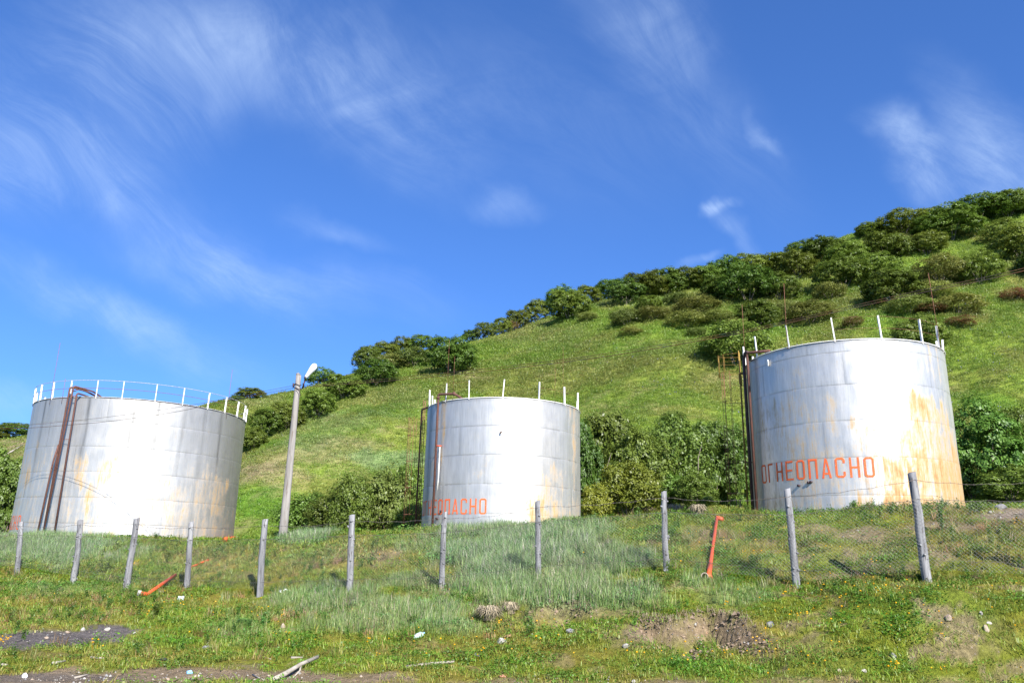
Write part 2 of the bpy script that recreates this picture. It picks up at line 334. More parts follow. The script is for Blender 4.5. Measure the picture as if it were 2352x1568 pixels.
STRAW = [(620, 1085, 110, 30, .9), (820, 1020, 110, 22, .6), (740, 1040, 120, 30, .6), (1130, 740, 120, 20, .4), (600, 925, 60, 14, .5), (860, 830, 60, 14, .5), (30, 1040, 60, 30, .5), (900, 905, 120, 20, .3), (760, 1290, 160, 34, .35), (480, 1290, 120, 34, .35),
         (1010, 1230, 90, 22, .4), (1960, 1270, 120, 24, .25), (1560, 1250, 130, 26, .3), (1250, 770, 120, 30, .3), (1550, 1165, 90, 12, .6), (1130, 1400, 60, 22, .6)]
BRIGHT = [(600, 1160, 110, 50, .9), (1500, 1152, 180, 8, .8), (2150, 1390, 220, 50, .7), (2250, 920, 90, 30, .5), (2000, 1290, 260, 34, .75), (1700, 760, 150, 20, .5), (1000, 830, 70, 14, .6), (900, 945, 120, 14, .6), (620, 1020, 80, 14, .5), (2250, 1150, 120, 8, .6),
          (1600, 1530, 200, 20, .4), (1900, 1530, 220, 30, .5), (1500, 800, 200, 20, .3), (2000, 730, 160, 20, .3), (640, 1200, 60, 24, .6)]
def region(px, py, lst, n):
    m = np.zeros(len(px))
    for (cx, cy, rx, ry, s) in lst:
        q = np.sqrt(((px-cx)/rx)**2+((py-cy)/ry)**2)+n
        m = np.maximum(m, s*(1-sst(q, .55, 1.25)))
    return m
def cover(x, y, z=None):
    """what grows where: returns dirt, gravel, glaucous, straw, bright, olive masks on the ground"""
    if z is None: z = H(x, y)
    px, py = proj(np.stack([x, y, z], 1))
    s = np.where(y < 40, 1., .25)
    n = (fbm(x*s*1.3, y*s*1.3, 70)-.5)*1.5+(fbm(x*s*5, y*s*5, 77, 3)-.5)*.6
    g = dict(dirt=region(px, py, DIRT, n), grav=region(px, py, GRAV, n*.35), glau=region(px, py, GLAU, n), straw=region(px, py, STRAW, n), bright=region(px, py, BRIGHT, n))
    hill = sst(y, 45, 65)
    spk = fbm(x*s*2.3, y*s*2.3, 90, 4)
    g['dirt'] = np.maximum(g['dirt'], (1-hill)*.75*sst(spk, .60, .70)*np.where(y < 30, 1, .3)*sst(py, 1100, 1300)*(.45+.55*sst(px, 1000, 2000)))
    g['dirt'] = np.maximum(g['dirt'], hill*.35*sst(fbm(x/5, y/5, 91, 4), .62, .70))
    g['olive'] = sst(fbm(x*s*.7, y*s*.7, 95, 4), .40, .62)
    g['hill'] = hill
    back = 1-sst(y, 8.0, 10.3)
    g['dirt'] = np.maximum(g['dirt'], back*.9*sst(spk, .3, .45))
    return g
C = lambda *v: np.array(v)
def grass_rgb(g, x, y):
    n = len(x); one = np.ones((n, 1)); L = lambda a, b, t: a*(1-t[:, None])+b*t[:, None]
    c = L(one*C(.190, .262, .026), one*C(.235, .252, .040), g['olive'])
    hc = L(one*C(.180, .262, .034), one*C(.220, .256, .050), g['olive'])
    c = L(c, hc, g['hill'])
    c = L(c, one*C(.120, .245, .024), np.clip(g['bright'], 0, 1)*.85)
    c = L(c, one*C(.30, .27, .13), np.clip(g['straw'], 0, 1)*.75)
    c = L(c, np.where(g['hill'][:, None] > .5, C(.20, .29, .110), C(.215, .32, .135)), np.clip(g['glau'], 0, 1)*.9)
    v = .8+.4*fbm(x*np.where(y < 40, 2.2, .5), y*np.where(y < 40, 2.2, .5), 55, 4)
    v = v*np.where(g['hill'] > .5, .72+.56*fbm((x+y*.6)/16, (y-x*.9)/5, 57, 4), 1)
    return c*v[:, None]

# the ground sheet, fine near the camera and out past the horizon behind the hill
ys = [-60., -30, -12, -4, 2, 6, 8]
while ys[-1] < 900:
    yv = ys[-1]; ys.append(yv+(.09 if yv < 27 else .09+(yv-27)*.012 if yv < 75 else .66 if yv < 190 else 4+(yv-190)*.1))
ys = np.array(ys); NS = 620
ss = np.linspace(-1, 1, NS); ss = np.sign(ss)*np.where(np.abs(ss) < .82, np.abs(ss)*.86/.82, .86+(np.abs(ss)-.82)*8)
X = ss[None, :]*(np.maximum(ys, 0)[:, None]+3.5); Yg = np.repeat(ys[:, None], NS, 1)
xf = X.ravel(); yf = Yg.ravel(); zf_ = H(xf, yf)
NR = len(ys)
me = bpy.data.meshes.new('ground'); me.vertices.add(NR*NS); me.vertices.foreach_set('co', np.stack([xf, yf, zf_], 1).ravel())
idx = np.arange(NR*NS).reshape(NR, NS); q = np.stack([idx[:-1, :-1], idx[:-1, 1:], idx[1:, 1:], idx[1:, :-1]], -1).reshape(-1, 4)
me.loops.add(len(q)*4); me.loops.foreach_set('vertex_index', q.ravel()); me.polygons.add(len(q)); me.polygons.foreach_set('loop_start', np.arange(len(q))*4)
me.polygons.foreach_set('use_smooth', np.ones(len(q), bool)); me.update(calc_edges=True)
gcv = cover(xf, yf, zf_); gg = grass_rgb(gcv, xf, yf)
DC = C(.235, .175, .110); GC = C(.125, .110, .105)
col = gg*np.where(gcv['hill'][:, None] > .5, C(.88, .84, .9), C(.80, .66, .72))
thin = (np.clip(gcv['dirt'], 0, 1)); col = col*(1-thin[:, None])+DC*thin[:, None]
gr = np.clip(gcv['grav'], 0, 1)[:, None]; col = col*(1-gr)+GC*gr
attr = me.color_attributes.new('cover', 'FLOAT_COLOR', 'POINT')
attr.data.foreach_set('color', np.concatenate([col, np.clip(np.maximum(gcv['dirt'], gcv['grav']), 0, 1)[:, None]], 1).ravel())
m, t, p = material('hill soil and turf')
a = nd(t, 'ShaderNodeAttribute', attribute_name='cover'); gp = t.nodes.new('ShaderNodeNewGeometry')
n1 = nd(t, 'ShaderNodeTexNoise', i_Scale=9., i_Detail=8., i_Roughness=.7); n2 = nd(t, 'ShaderNodeTexNoise', i_Scale=.9, i_Detail=9., i_Roughness=.72)
n3 = nd(t, 'ShaderNodeTexVoronoi', i_Scale=14.)
for n in (n1, n2, n3): t.links.new(gp.outputs['Position'], n.inputs['Vector'])
v1 = ramp(t, n1.outputs['Fac'], .28, .72, .62, 1.3); v2 = ramp(t, n2.outputs['Fac'], .30, .70, .78, 1.2)
vm = mth(t, 'MULTIPLY', v1, v2); cc = nd(t, 'ShaderNodeCombineColor')
for i in range(3): t.links.new(vm, cc.inputs[i])
c = mixc(t, 1.0, a.outputs['Color'], cc.outputs[0], 'MULTIPLY')
peb = mth(t, 'MULTIPLY', ramp(t, n3.outputs['Distance'], .22, .16), a.outputs['Alpha'])
pv = mixc(t, ramp(t, n1.outputs['Fac'], .4, .6), (.20, .17, .14), (.36, .32, .27))
c = mixc(t, mth(t, 'MULTIPLY', peb, .8), c, pv)
t.links.new(c, p.inputs['Base Color']); p.inputs['Roughness'].default_value = 1; p.inputs['Specular IOR Level'].default_value = .1
b = nd(t, 'ShaderNodeBump', i_Strength=.9, i_Distance=.06); t.links.new(vm, b.inputs['Height']); t.links.new(b.outputs[0], p.inputs['Normal'])
me.materials.append(m)
go = link('ground', me); tag(go, kind='structure')

# ------------------------------------------------------------------ storage tanks
def shell_mat():
    m, t, p = material('aluminium painted steel')
    uv = nd(t, 'ShaderNodeUVMap', uv_map='shell'); a = nd(t, 'ShaderNodeAttribute', attribute_name='wear')
    sp = t.nodes.new('ShaderNodeSeparateColor'); t.links.new(a.outputs['Color'], sp.inputs[0])
    def noise(sx, sy, det=8., r=.65, dist=0.):
        mp = t.nodes.new('ShaderNodeMapping'); mp.inputs['Scale'].default_value = (sx, sy, 1); t.links.new(uv.outputs[0], mp.inputs[0])
        n = nd(t, 'ShaderNodeTexNoise', i_Scale=1., i_Detail=det, i_Roughness=r, i_Distortion=dist); t.links.new(mp.outputs[0], n.inputs['Vector']); return n.outputs['Fac']
    streak = noise(5.5, .45); blot = noise(2.3, 1.3, 10., .74); fine = noise(14, 5, 6., .7); fs = noise(22, 1.2, 6.)
    base = mixc(t, ramp(t, streak, .3, .7), (.485, .475, .455), (.60, .585, .56))
    base = mixc(t, mth(t, 'MULTIPLY', ramp(t, fs, .45, .75), .35), base, (.26, .25, .24))
    gr = mth(t, 'MULTIPLY', sp.outputs[2], ramp(t, streak, .35, .60, .5, 1.)); base = mixc(t, gr, base, (.13, .125, .115))
    s1 = mth(t, 'ADD', mth(t, 'MULTIPLY', streak, .55), mth(t, 'MULTIPLY', blot, .45))
    w = mth(t, 'ADD', s1, mth(t, 'MULTIPLY', sp.outputs[0], .40)); w = mth(t, 'ADD', w, mth(t, 'ADD', mth(t, 'MULTIPLY', mth(t, 'SUBTRACT', fine, .5), .28), mth(t, 'MULTIPLY', mth(t, 'SUBTRACT', fs, .5), .42)))
    wash = ramp(t, w, .58, .88, 0., .92)
    c = mixc(t, wash, base, (.40, .245, .082))
    wd = ramp(t, w, .84, 1.02, 0., .8); c = mixc(t, wd, c, (.25, .095, .028))
    sk = mth(t, 'ADD', mth(t, 'MULTIPLY', noise(3.2, 2.4, 10., .75), 1.), mth(t, 'MULTIPLY', sp.outputs[1], .30))
    spk = ramp(t, sk, .77, .84, 0., .9); c = mixc(t, spk, c, (.12, .05, .025))
    t.links.new(c, p.inputs['Base Color'])
    rr = mth(t, 'ADD', mth(t, 'MULTIPLY', wash, .25), ramp(t, blot, .3, .7, .44, .53)); t.links.new(rr, p.inputs['Roughness'])
    mt = mth(t, 'SUBTRACT', .68, mth(t, 'MULTIPLY', wash, .64)); t.links.new(mt, p.inputs['Metallic'])
    b = nd(t, 'ShaderNodeBump', i_Strength=.25, i_Distance=.01); t.links.new(fine, b.inputs['Height']); t.links.new(b.outputs[0], p.inputs['Normal'])
    return m
M_shell = shell_mat()

GL = {}
def letter(ch):
    """strokes of a sign painter's block letter in a 0..w by 0..1 box"""
    w = .46; s = .10; R4 = lambda x0, y0, x1, y1: [(x0, y0), (x1, y0), (x1, y1), (x0, y1)]
    if ch == 'О':
        k = .10; o = [(k, 0), (w-k, 0), (w, k), (w, 1-k), (w-k, 1), (k, 1), (0, 1-k), (0, k)]; c2 = .04
        i = [(s+c2, s), (w-s-c2, s), (w-s, s+c2), (w-s, 1-s-c2), (w-s-c2, 1-s), (s+c2, 1-s), (s, 1-s-c2), (s, s+c2)]
        return [[o[j], o[(j+1) % 8], i[(j+1) % 8], i[j]] for j in range(8)]
    if ch == 'С':
        k = .10; c2 = .04
        o = [(w, .30), (w, k), (w-k, 0), (k, 0), (0, k), (0, 1-k), (k, 1), (w-k, 1), (w, 1-k), (w, .72)]
        i = [(w-s, .30), (w-s, s+c2), (w-s-c2, s), (s+c2, s), (s, s+c2), (s, 1-s-c2), (s+c2, 1-s), (w-s-c2, 1-s), (w-s, 1-s-c2), (w-s, .72)]
        return [[o[j], o[j+1], i[j+1], i[j]] for j in range(9)]
    if ch == 'Г': return [R4(0, 0, s, 1-s), R4(0, 1-s, w*.85, 1)]
    if ch == 'Н': return [R4(0, 0, s, 1), R4(w-s, 0, w, 1), R4(s, .45, w-s, .55)]
    if ch == 'Е': return [R4(0, 0, s, 1), R4(s, 0, w, s), R4(s, 1-s, w, 1), R4(s, .46, w*.9, .56)]
    if ch == 'П': return [R4(0, 0, s, 1-s), R4(w-s, 0, w, 1-s), R4(0, 1-s, w, 1)]
    if ch == 'А': return [[(0, 0), (s, 0), (w/2+.03, 1), (w/2-.05, 1)], [(w-s, 0), (w, 0), (w/2+.05, 1), (w/2+.005, .82)], R4(.10, .18, w-.10, .28)]
def make_tank(key, label, courses, patches, specks, rails, rail_h, words):
    T = TANKS[key]; R = T['R']; c = T['c']; a = T['az']; n0 = np.array([-math.sin(a), -math.cos(a)]); rt = np.array([math.cos(a), -math.sin(a)])
    root = empty('storage_tank', (c[0], c[1], T['base']), label, 'storage tank', 'three oil tanks behind the fence')
    def P(phi, r, z):
        p_ = math.radians(phi); xy = c+r*(math.cos(p_)*n0+math.sin(p_)*rt); return np.array([xy[0], xy[1], z])
    def shell_r(ph, z):
        ph = np.array([ph]); z = np.array([z]); u_ = (z[0]-T['base'])/T['h']*sum(courses); ci = 0
        while ci < len(courses)-1 and u_ > sum(courses[:ci+1]): ci += 1
        return float(R-.006*ci+((fbm(ph/9+40, z*1.1, 100+ord(key), 3)-.5)*.030+(fbm(ph/3.2+9, z*.5, 140+ord(key), 2)-.5)*.010)[0])+.010
    z0 = T['base']; top = T['top']; h = T['h']; sc_ = h/sum(courses); zz = z0; npl = 7
    for ci, ch in enumerate(courses):
        ch *= sc_; off = (ci % 2)*.5+.13*ci
        for pi in range(npl):
            A0 = 360*(pi+off)/npl; A1 = A0+360/npl; nu = 36; nv = 12
            ph = np.linspace(A0, A1, nu+1)-180; zv = zz+ch*np.concatenate([[0, .012], np.linspace(.05, .95, nv-3), [.988, 1.]])
            PH, ZV = np.meshgrid(ph, zv); PW = (PH+180) % 360-180; fr = np.deg2rad(PW)
            rr = R-.006*ci+(fbm(PW/9+40, ZV*1.1, 100+ord(key), 3)-.5)*.030+.004*(pi % 2)+(fbm(PW/3.2+9, ZV*.5, 140+ord(key), 2)-.5)*.010
            ev = np.abs((ZV-zz)/ch-.5)*2; rr = rr-.005*ev**30                   # plates pull in at the welds
            eu = np.abs((PH+180-A0)/(A1-A0)-.5)*2; rr = rr-.008*eu**24
            t_ = (top-ZV)/h
            wash = np.zeros(PW.shape); grm = np.zeros(PW.shape)
            for (p0, p1, t0, t1, s) in patches:
                wp = PW+(fbm(PW/6, ZV*.5+9, 61, 3)-.5)*22; tw = t_+(fbm(PW/3.2, ZV*.25, 62, 3)-.5)*.20
                e = sst(wp, p0-5, p0+4)*(1-sst(wp, p1-4, p1+5))*sst(tw, t0-.03, t0+.03)*(1-sst(tw, t1-.03, t1+.08)); wash = np.maximum(wash, s*e*(.55+.6*fbm(PW/2.0, ZV*.6, 63, 3)))
            back = (np.abs(PW) > 95); wash = np.where(back, .45*fbm(PW/20, ZV*.8, 5), wash)
            spk = np.zeros(PW.shape)
            for (p0, p1, t0, t1, s) in specks:
                e = sst(PW, p0-3, p0+3)*(1-sst(PW, p1-3, p1+3))*sst(t_, t0-.03, t0+.03)*(1-sst(t_, t1-.03, t1+.03)); spk = np.maximum(spk, s*e)
            grime = {'L': [(-72, .6), (-58, .9), (-47, .4), (-28, .9), (-17, .25), (-5.5, 1.0), (6, 1.), (20, .7), (32, .5), (44, .9), (58, .5)], 'M': [(-66, .8), (30, .2)], 'R': [(-76, 1.0), (-66, .6), (-84, .6)]}[key]
            for (gp_, gs) in grime:
                ln = {'L': .45+.35*((gp_*7) % 5)/5, 'M': 1.2, 'R': 1.2}[key]; wd = {'L': 1.1, 'M': 4.5, 'R': 2.5}[key]
                grm = np.maximum(grm, gs*np.exp(-((PW-gp_)/wd)**2)*(1-sst(t_, ln*.4, ln)))
            if key == 'L': grm = np.maximum(grm, .34*(1-sst(t_, .0, .6))*(.5+fbm(PW/3, ZV*.3, 12))); grm = np.maximum(grm, .5*sst(PW, 30, 60)); wash = np.maximum(wash, .26*sst(t_, .25, .5)*fbm(PW/4, ZV*.6, 13)*1.5)
            grm = np.maximum(grm, .5*(1-sst(t_, 0, .03))); grm = np.maximum(grm, (.25+.35*fbm(PW/5, ZV, 79))*sst(ev, .96, .99)*(fbm(PW/8, ZV, 77)>.42)); grm = np.maximum(grm, .22*sst(eu, .985, 1.))
            xy = c[None, None, :]+rr[..., None]*(np.cos(fr)[..., None]*n0+np.sin(fr)[..., None]*rt)
            V = np.concatenate([xy, ZV[..., None]], -1).reshape(-1, 3)
            k = nu+1; Fq = [(j*k+i, j*k+i+1, (j+1)*k+i+1, (j+1)*k+i) for j in range(nv) for i in range(nu)]
            me = mesh_from('shell_plate', V, Fq, M_shell)
            uvl = me.uv_layers.new(name='shell'); uvs = np.stack([np.deg2rad(PH)*R+{'L': 0, 'M': 50, 'R': 93}[key], ZV], -1).reshape(-1, 2)
            li = np.empty(len(me.loops), int); me.loops.foreach_get('vertex_index', li); uvl.data.foreach_set('uv', uvs[li].ravel())
            ca = me.color_attributes.new('wear', 'FLOAT_COLOR', 'POINT')
            ca.data.foreach_set('color', np.stack([wash, spk, grm, np.ones_like(wash)], -1).reshape(-1))
            link('shell_plate', me, root)
        zz += ch
    # shallow cone roof and rim angle
    mb = MB(); n = 72; V = [P(360*i/n, R-.03, top-.02) for i in range(n)]+[np.array([c[0], c[1], top+.28])]
    mb.add(V, [(i, (i+1) % n, n) for i in range(n)]).build('roof', M_grail, root)
    MB().tube([P(360*i/n, R-.005, top) for i in range(n+1)], .022, 5, cap=False).build('rim', M_grail if key == 'L' else M_white, root)
    for (ph, hh, lean) in rails:
        b0 = P(ph, R-.01, top-.06); b1 = P(ph+lean, R+.02, top+hh)
        d = (b1-b0); L_ = np.linalg.norm(d); tt = P(ph, 1, 0)[:2]-c; tn = np.array([-tt[1], tt[0], 0]); tt = np.array([tt[0], tt[1], 0])
        w = .017 if key == 'L' else .027
        mb = MB(); V = []
        for q_ in (b0, b1):
            for s1, s2 in ((-1, -1), (1, -1), (1, 1), (-1, 1)): V.append(q_+tn*w*s1+tt*.012*s2)
        mb.add(V, [(0, 1, 2, 3), (7, 6, 5, 4), (0, 4, 5, 1), (1, 5, 6, 2), (2, 6, 7, 3), (3, 7, 4, 0)])
        V2 = []
        for q_ in (b0, b1):
            for s1, s2 in ((-1, -1), (1, -1), (1, 1), (-1, 1)): V2.append(q_-tn*(w-.008)-tt*(.012+.027)+tn*.008*s1*-1+tt*.027*s2)
        mb.add(V2, [(0, 1, 2, 3), (7, 6, 5, 4), (0, 4, 5, 1), (1, 5, 6, 2), (2, 6, 7, 3), (3, 7, 4, 0)])
        mb.build('railing_post', M_white, root, smooth=False)
    for (word, phi_end, zt, lh, pitch) in words:
        L_ = list(word)[::-1]
        for li, chh in enumerate(L_):
            pe = phi_end-li*pitch; mb = MB()
            for qd in letter(chh):
                qd = np.array(qd); nn = 5
                for kx in range(nn):
                    u_, v_ = kx/nn, (kx+1)/nn
                    quad = [qd[0]*(1-u_)+qd[3]*u_, qd[1]*(1-u_)+qd[2]*u_, qd[1]*(1-v_)+qd[2]*v_, qd[0]*(1-v_)+qd[3]*v_]
                    V = [P(pe+math.degrees((p_[0]-.46)*lh*1.02/R), shell_r(pe+math.degrees((p_[0]-.46)*lh*1.02/R), zt-lh+p_[1]*lh), zt-lh+p_[1]*lh) for p_ in quad]
                    mb.add(V, [(0, 1, 2, 3)])
            mb.build('painted_letter', M_letter, root)
    return root, P, T
RB = np.random.default_rng(3)
LT, LP, TL = make_tank('L', 'widest and lowest tank at the left, with a full handrail round its roof', [1]*6,
    [(-21, -9, .44, .60, .80), (-28, -16, .63, .75, .82), (-26, -12, .77, .84, .72), (-34, -26, .42, .62, .66), (-36, -24, .62, .95, .42), (-22, -6, .3, .95, .36), (-66, -57, .40, .62, .66), (-80, -66, .35, .9, .50), (36, 56, .44, .72, .64), (44, 52, .78, .86, .70),
     (4, 30, .5, .95, .40), (-48, -40, .3, .6, .40), (-60, -50, .3, .95, .34), (-20, -10, .85, 1., .6), (20, 80, .7, 1., .42), (-60, -40, .8, 1, .35)],
    [(-30, -6, .4, .9, .35), (0, 30, .5, .95, .25), (-60, -50, .15, .3, .35)],
    [(ph, .80, 0) for ph in (-80, -66, -53, -40, -25, -12, 4, 18, 33, 46, 59, 72, 84, 97, 111, 125, 139, 153, 167, 181, 195, 209, 223, 237, 251, 265)], .8,
    [('ОГНЕОПАСНО', -61.5, 8.6-5.48, .66, 5.2)])
MT_, MP, TM = make_tank('M', 'smallest-looking tank in the middle, fire warning in red on its left half', [1]*5,
    [(-54, -48, -.05, .44, .80), (-55, -46, .44, .75, .40), (24, 50, .48, .68, .55), (17, 40, .70, .92, .84), (40, 80, .66, 1., .55), (57, 63, -.05, .60, .8), (66, 70, .0, .5, .45), (-3, .5, -.05, .16, .62), (10, 40, .9, 1, .55), (-24, -14, .5, .56, .42)],
    [(16, 42, .68, .92, .5), (-8, 4, .15, .42, .42), (25, 50, .4, .6, .35)],
    [(-73, .93, 0), (-65, .5, 0), (-46, .93, 1), (-25, .93, 0), (-1, .93, 1), (25, .93, 0), (49, .93, -1), (72, .93, -1), (100, .9, 0), (130, .93, 0), (160, .93, 0), (190, .93, 0), (220, .93, 0), (250, .93, 0)], .93,
    [('ОГНЕОПАСНО', -10.0, 9.5-5.05, .76, 6.8)])
RT, RP_, TR = make_tank('R', 'tallest-looking tank at the right, rust-stained low on its right side', [1.15, 1.5, 1.5, 1.5, 1.4, .5],
    [(34, 64, .30, .45, .86), (26, 76, .46, .63, .85), (17, 95, .64, .84, 1.0), (8, 95, .85, 1.1, 1.1), (50, 95, .6, 1.1, 1.0), (5, 14, .45, .62, .62), (-34, -20, .50, .78, .55), (-20, 2, .55, .85, .46), (-60, -8, .82, 1.1, .50), (59, 62, -.05, .30, .80), (-30, -20, .12, .4, .35), (-48, -38, .33, .5, .46), (14, 30, .9, 1.1, .7), (-65, -5, .3, .95, .40), (-5, 20, .6, .9, .42)],
    [(-40, -12, .15, .50, .46), (-50, -40, .38, .5, .4), (40, 66, .6, .85, .36), (38, 60, .32, .45, .40)],
    [(-80, .7, 0), (-55, 1.0, -1), (-28, 1.0, -1), (-2, 1.0, -1), (22.6, 1.0, -1), (49, 1.0, -1), (68, .95, -2), (76, .5, 0), (105, 1, 0), (135, 1, 0), (165, 1, 0), (195, 1, 0), (225, 1, 0), (252, 1, 0)], 1.0,
    [('ОГНЕОПАСНО', 11.5, 10.66-4.86, .80, 7.15)])

def arc(P, p0, p1, r, z, n=24): return [P(p0+(p1-p0)*i/n, r, z) for i in range(n+1)]
def bend(pts, rad=.12, n=4):
    """rounds the corners of a pipe run"""
    pts = [np.array(p, float) for p in pts]; out = [pts[0]]
    for i in range(1, len(pts)-1):
        a_ = pts[i-1]-pts[i]; b_ = pts[i+1]-pts[i]; ra = min(rad, np.linalg.norm(a_)*.45, np.linalg.norm(b_)*.45)
        A = pts[i]+a_/np.linalg.norm(a_)*ra; B = pts[i]+b_/np.linalg.norm(b_)*ra
        for k in range(n+1):
            t_ = k/n; out.append(A*(1-t_)**2+pts[i]*2*t_*(1-t_)+B*t_*t_)
    out.append(pts[-1]); return out
# left tank: handrail, pipes, rods
tp = TL['top']; R = TL['R']
MB().tube(arc(LP, -95, 275, R+.02, tp+.80, 96), .013, 5, cap=False).build('top_rail', M_grail, LT)
MB().tube(arc(LP, -95, 275, R+.02, tp+.42, 96), .010, 4, cap=False).build('middle_rail', M_rodm, LT)
zb = TL['base']-.2
MB().tube(bend([LP(-38.5, R+.30, zb), LP(-37.6, R+.30, tp+.42), LP(-34, R-.35, tp+.36), LP(-28, R-1.2, tp+.06)]), .042, 10).build('pipe', M_rust, LT, label='bright rust brown pipe up the tank')
MB().tube(bend([LP(-37.6, R+.42, zb), LP(-35.3, R+.34, tp+.45), LP(-30.5, R-.5, tp+.36), LP(-25, R-1.1, tp+.02)]), .040, 10).build('pipe', M_rust, LT)
MB().tube(bend([LP(-32.4, R+.30, zb), LP(-33.2, R+.30, tp+.12), LP(-31.0, R-.5, tp+.06)]), .040, 10).build('pipe', M_rust, LT)
MB().tube(bend([LP(-41.8, R+.34, zb), LP(-39.2, R+.36, tp-3.1), LP(-38.4, R+.30, tp-2.3)]), .040, 8).build('pipe', M_rust, LT)
MB().tube([LP(-39, R+.16, tp-2.05), LP(-33, R+.24, tp-2.05)], .012, 5).build('pipe_bracket', M_rodm, LT)
MB().tube([LP(-38.3, R+.02, tp+.25), LP(-33, R+.3, tp+.27)], .02, 6).build('pipe_bracket', M_rodm, LT)
MB().tube([LP(-37.2, R+.30, tp-.02), LP(-33, R+.30, tp+.0)], .02, 6).build('pipe_bracket', M_rodm, LT)
for px_, py_, ph_, hh in ((150, 803, -53, 2.75), (503, 845, 47, 2.3), (190, 935, -44, .9)):
    MB().tube([LP(ph_, R+.04, tp-.3), LP(ph_, R+.06, tp+hh)], .009, 5).build('lightning_rod', M_rodm, LT)
mb = MB()
for i in range(2):
    for j in range(2): mb.tube([LP(-38.4+i*.7, R, TL['base']+.52+j*.1), LP(-38.4+i*.7, R+.05, TL['base']+.52+j*.1)], .03, 6)
mb.build('bolts', M_rustd, LT)
# middle tank
tp = TM['top']; R = TM['R']; zb = TM['base']-.3
MB().tube(bend([MP(-50.3, R+.22, zb), MP(-50.3, R+.22, tp+.36), MP(-37, R+.02, tp+.30), MP(-33, R-.4, tp+.05)], .10), .062, 10).build('pipe', M_rust, MT_)
MB().tube([MP(-50.3, R+.22, tp+.14), MP(-50.3, R+.22, tp+.19)], .115, 10).build('pipe_flange', M_rust, MT_)
MB().tube([MP(-37.6, R+.02, tp+.30), MP(-36.9, R-.0, tp+.30)], .115, 10).build('pipe_flange', M_rust, MT_)
MB().tube(bend([MP(-91, R+.36, zb), MP(-88, R+.30, tp+.02), MP(-77, R-.02, tp+.03)], .06), .050, 10).build('pipe', M_rust, MT_)
MB().tube([MP(-47.5, R+.03, tp-2.35), MP(-49.5, R+.24, tp-2.35)], .035, 8).build('pipe_bracket', M_red, MT_)
mb = MB(); mb.tube([MP(-48.0, R+.1, tp-2.4), MP(-48.3, R+.10, tp-4.0), MP(-48.6, R+.12, tp-4.6)], [.02, .028, .035], 6, wob=.5); mb.build('peeling_strip', M_white, MT_)
MB().tube([MP(-2.2, R-.01, tp-1.83), MP(-1.2, R+.16, tp-1.78)], .035, 6).build('bracket', M_rust, MT_)
for ph_ in (-45.2, -48.9, -50): MB().tube([MP(ph_, R-.01, tp-6.0+(ph_ == -45.2)*.35), MP(ph_, R+.06, tp-6.0+(ph_ == -45.2)*.35)], .06, 8).build('bolt', M_rustd, MT_)
for ph_, h1 in ((-44, 3.3), (-38, 2.3), (46, 3.1), (38, 1.8)):
    MB().tube([MP(ph_, R+.03, tp-.1), MP(ph_, R+.03, tp+h1)], .006, 5).build('lightning_rod', M_rodm, MT_)
MB().tube(arc(MP, -73, -25, R+.02, tp+.88), .006, 4).build('rail_wire', M_rodm, MT_)
MB().tube(arc(MP, 25, 72, R+.02, tp+.62), .006, 4).build('rail_wire', M_rodm, MT_)
# right tank
tp = TR['top']; R = TR['R']; zb = TR['base']-.3
MB().tube(bend([RP_(-60.5, R+.24, zb), RP_(-61.0, R+.24, tp+.30), RP_(-46, R-.25, tp+.16)], .12), .062, 10).build('pipe', M_rust, RT)
MB().tube(bend([RP_(-64.0, R+.32, zb), RP_(-65, R+.3, tp+.1), RP_(-62, R+.26, tp+.38), RP_(-60, R+.22, tp+.30)], .16), .072, 10).build('pipe', M_rustd, RT, label='black painted pipe beside the rusty one')
MB().tube([RP_(-61, R+.0, tp-.05), RP_(-61, R+.24, tp-.05)], .03, 6).build('pipe_bracket', M_rust, RT)
MB().tube([RP_(-72, R, tp-4.6), RP_(-74, R+.3, tp-4.6)], .03, 6).build('pipe_bracket', M_rust, RT)
for ph_, r1 in ((-44, .0),):
    mb = MB(); V = []
    for k in range(12):
        q_ = 2*math.pi*k/12; V.append(RP_(ph_+1.0*math.cos(q_)*.55, R+.05, tp-.46+.15*math.sin(q_)))
    V2 = [v+(v-RP_(ph_, R-1, v[2]))*0 for v in V]; mb.add(V, [tuple(range(12))]); mb.add([RP_(ph_+.55*math.cos(2*math.pi*k/12), R-.01, tp-.46+.15*math.sin(2*math.pi*k/12)) for k in range(12)]+V, [(k, (k+1) % 12, 12+(k+1) % 12, 12+k) for k in range(12)])
    mb.build('white_cap', M_white, RT)
for (pa, pz) in ((-28.5, -5.9), (-21.2, -5.78), (-22.6, -5.80)):
    MB().tube([RP_(pa, R-.01, tp+pz), RP_(pa, R+.07, tp+pz)], .055, 8).build('bolt', M_rustd, RT)
for ph_, h1 in ((-76, 3.0), (-29, 2.9), (67, 3.3)):
    MB().tube([RP_(ph_, R+.03, tp-.1), RP_(ph_+(1 if ph_ < 60 else -4), R+.03, tp+h1)], .010, 5).build('lightning_rod', M_rodm, RT)
MB().tube(arc(RP_, -2, 68, R+.02, tp+.96), .007, 4).build('rail_wire', M_rodm, RT)
MB().tube(arc(RP_, -2, 70, R+.02, tp+.45), .007, 4).build('rail_wire', M_rodm, RT)
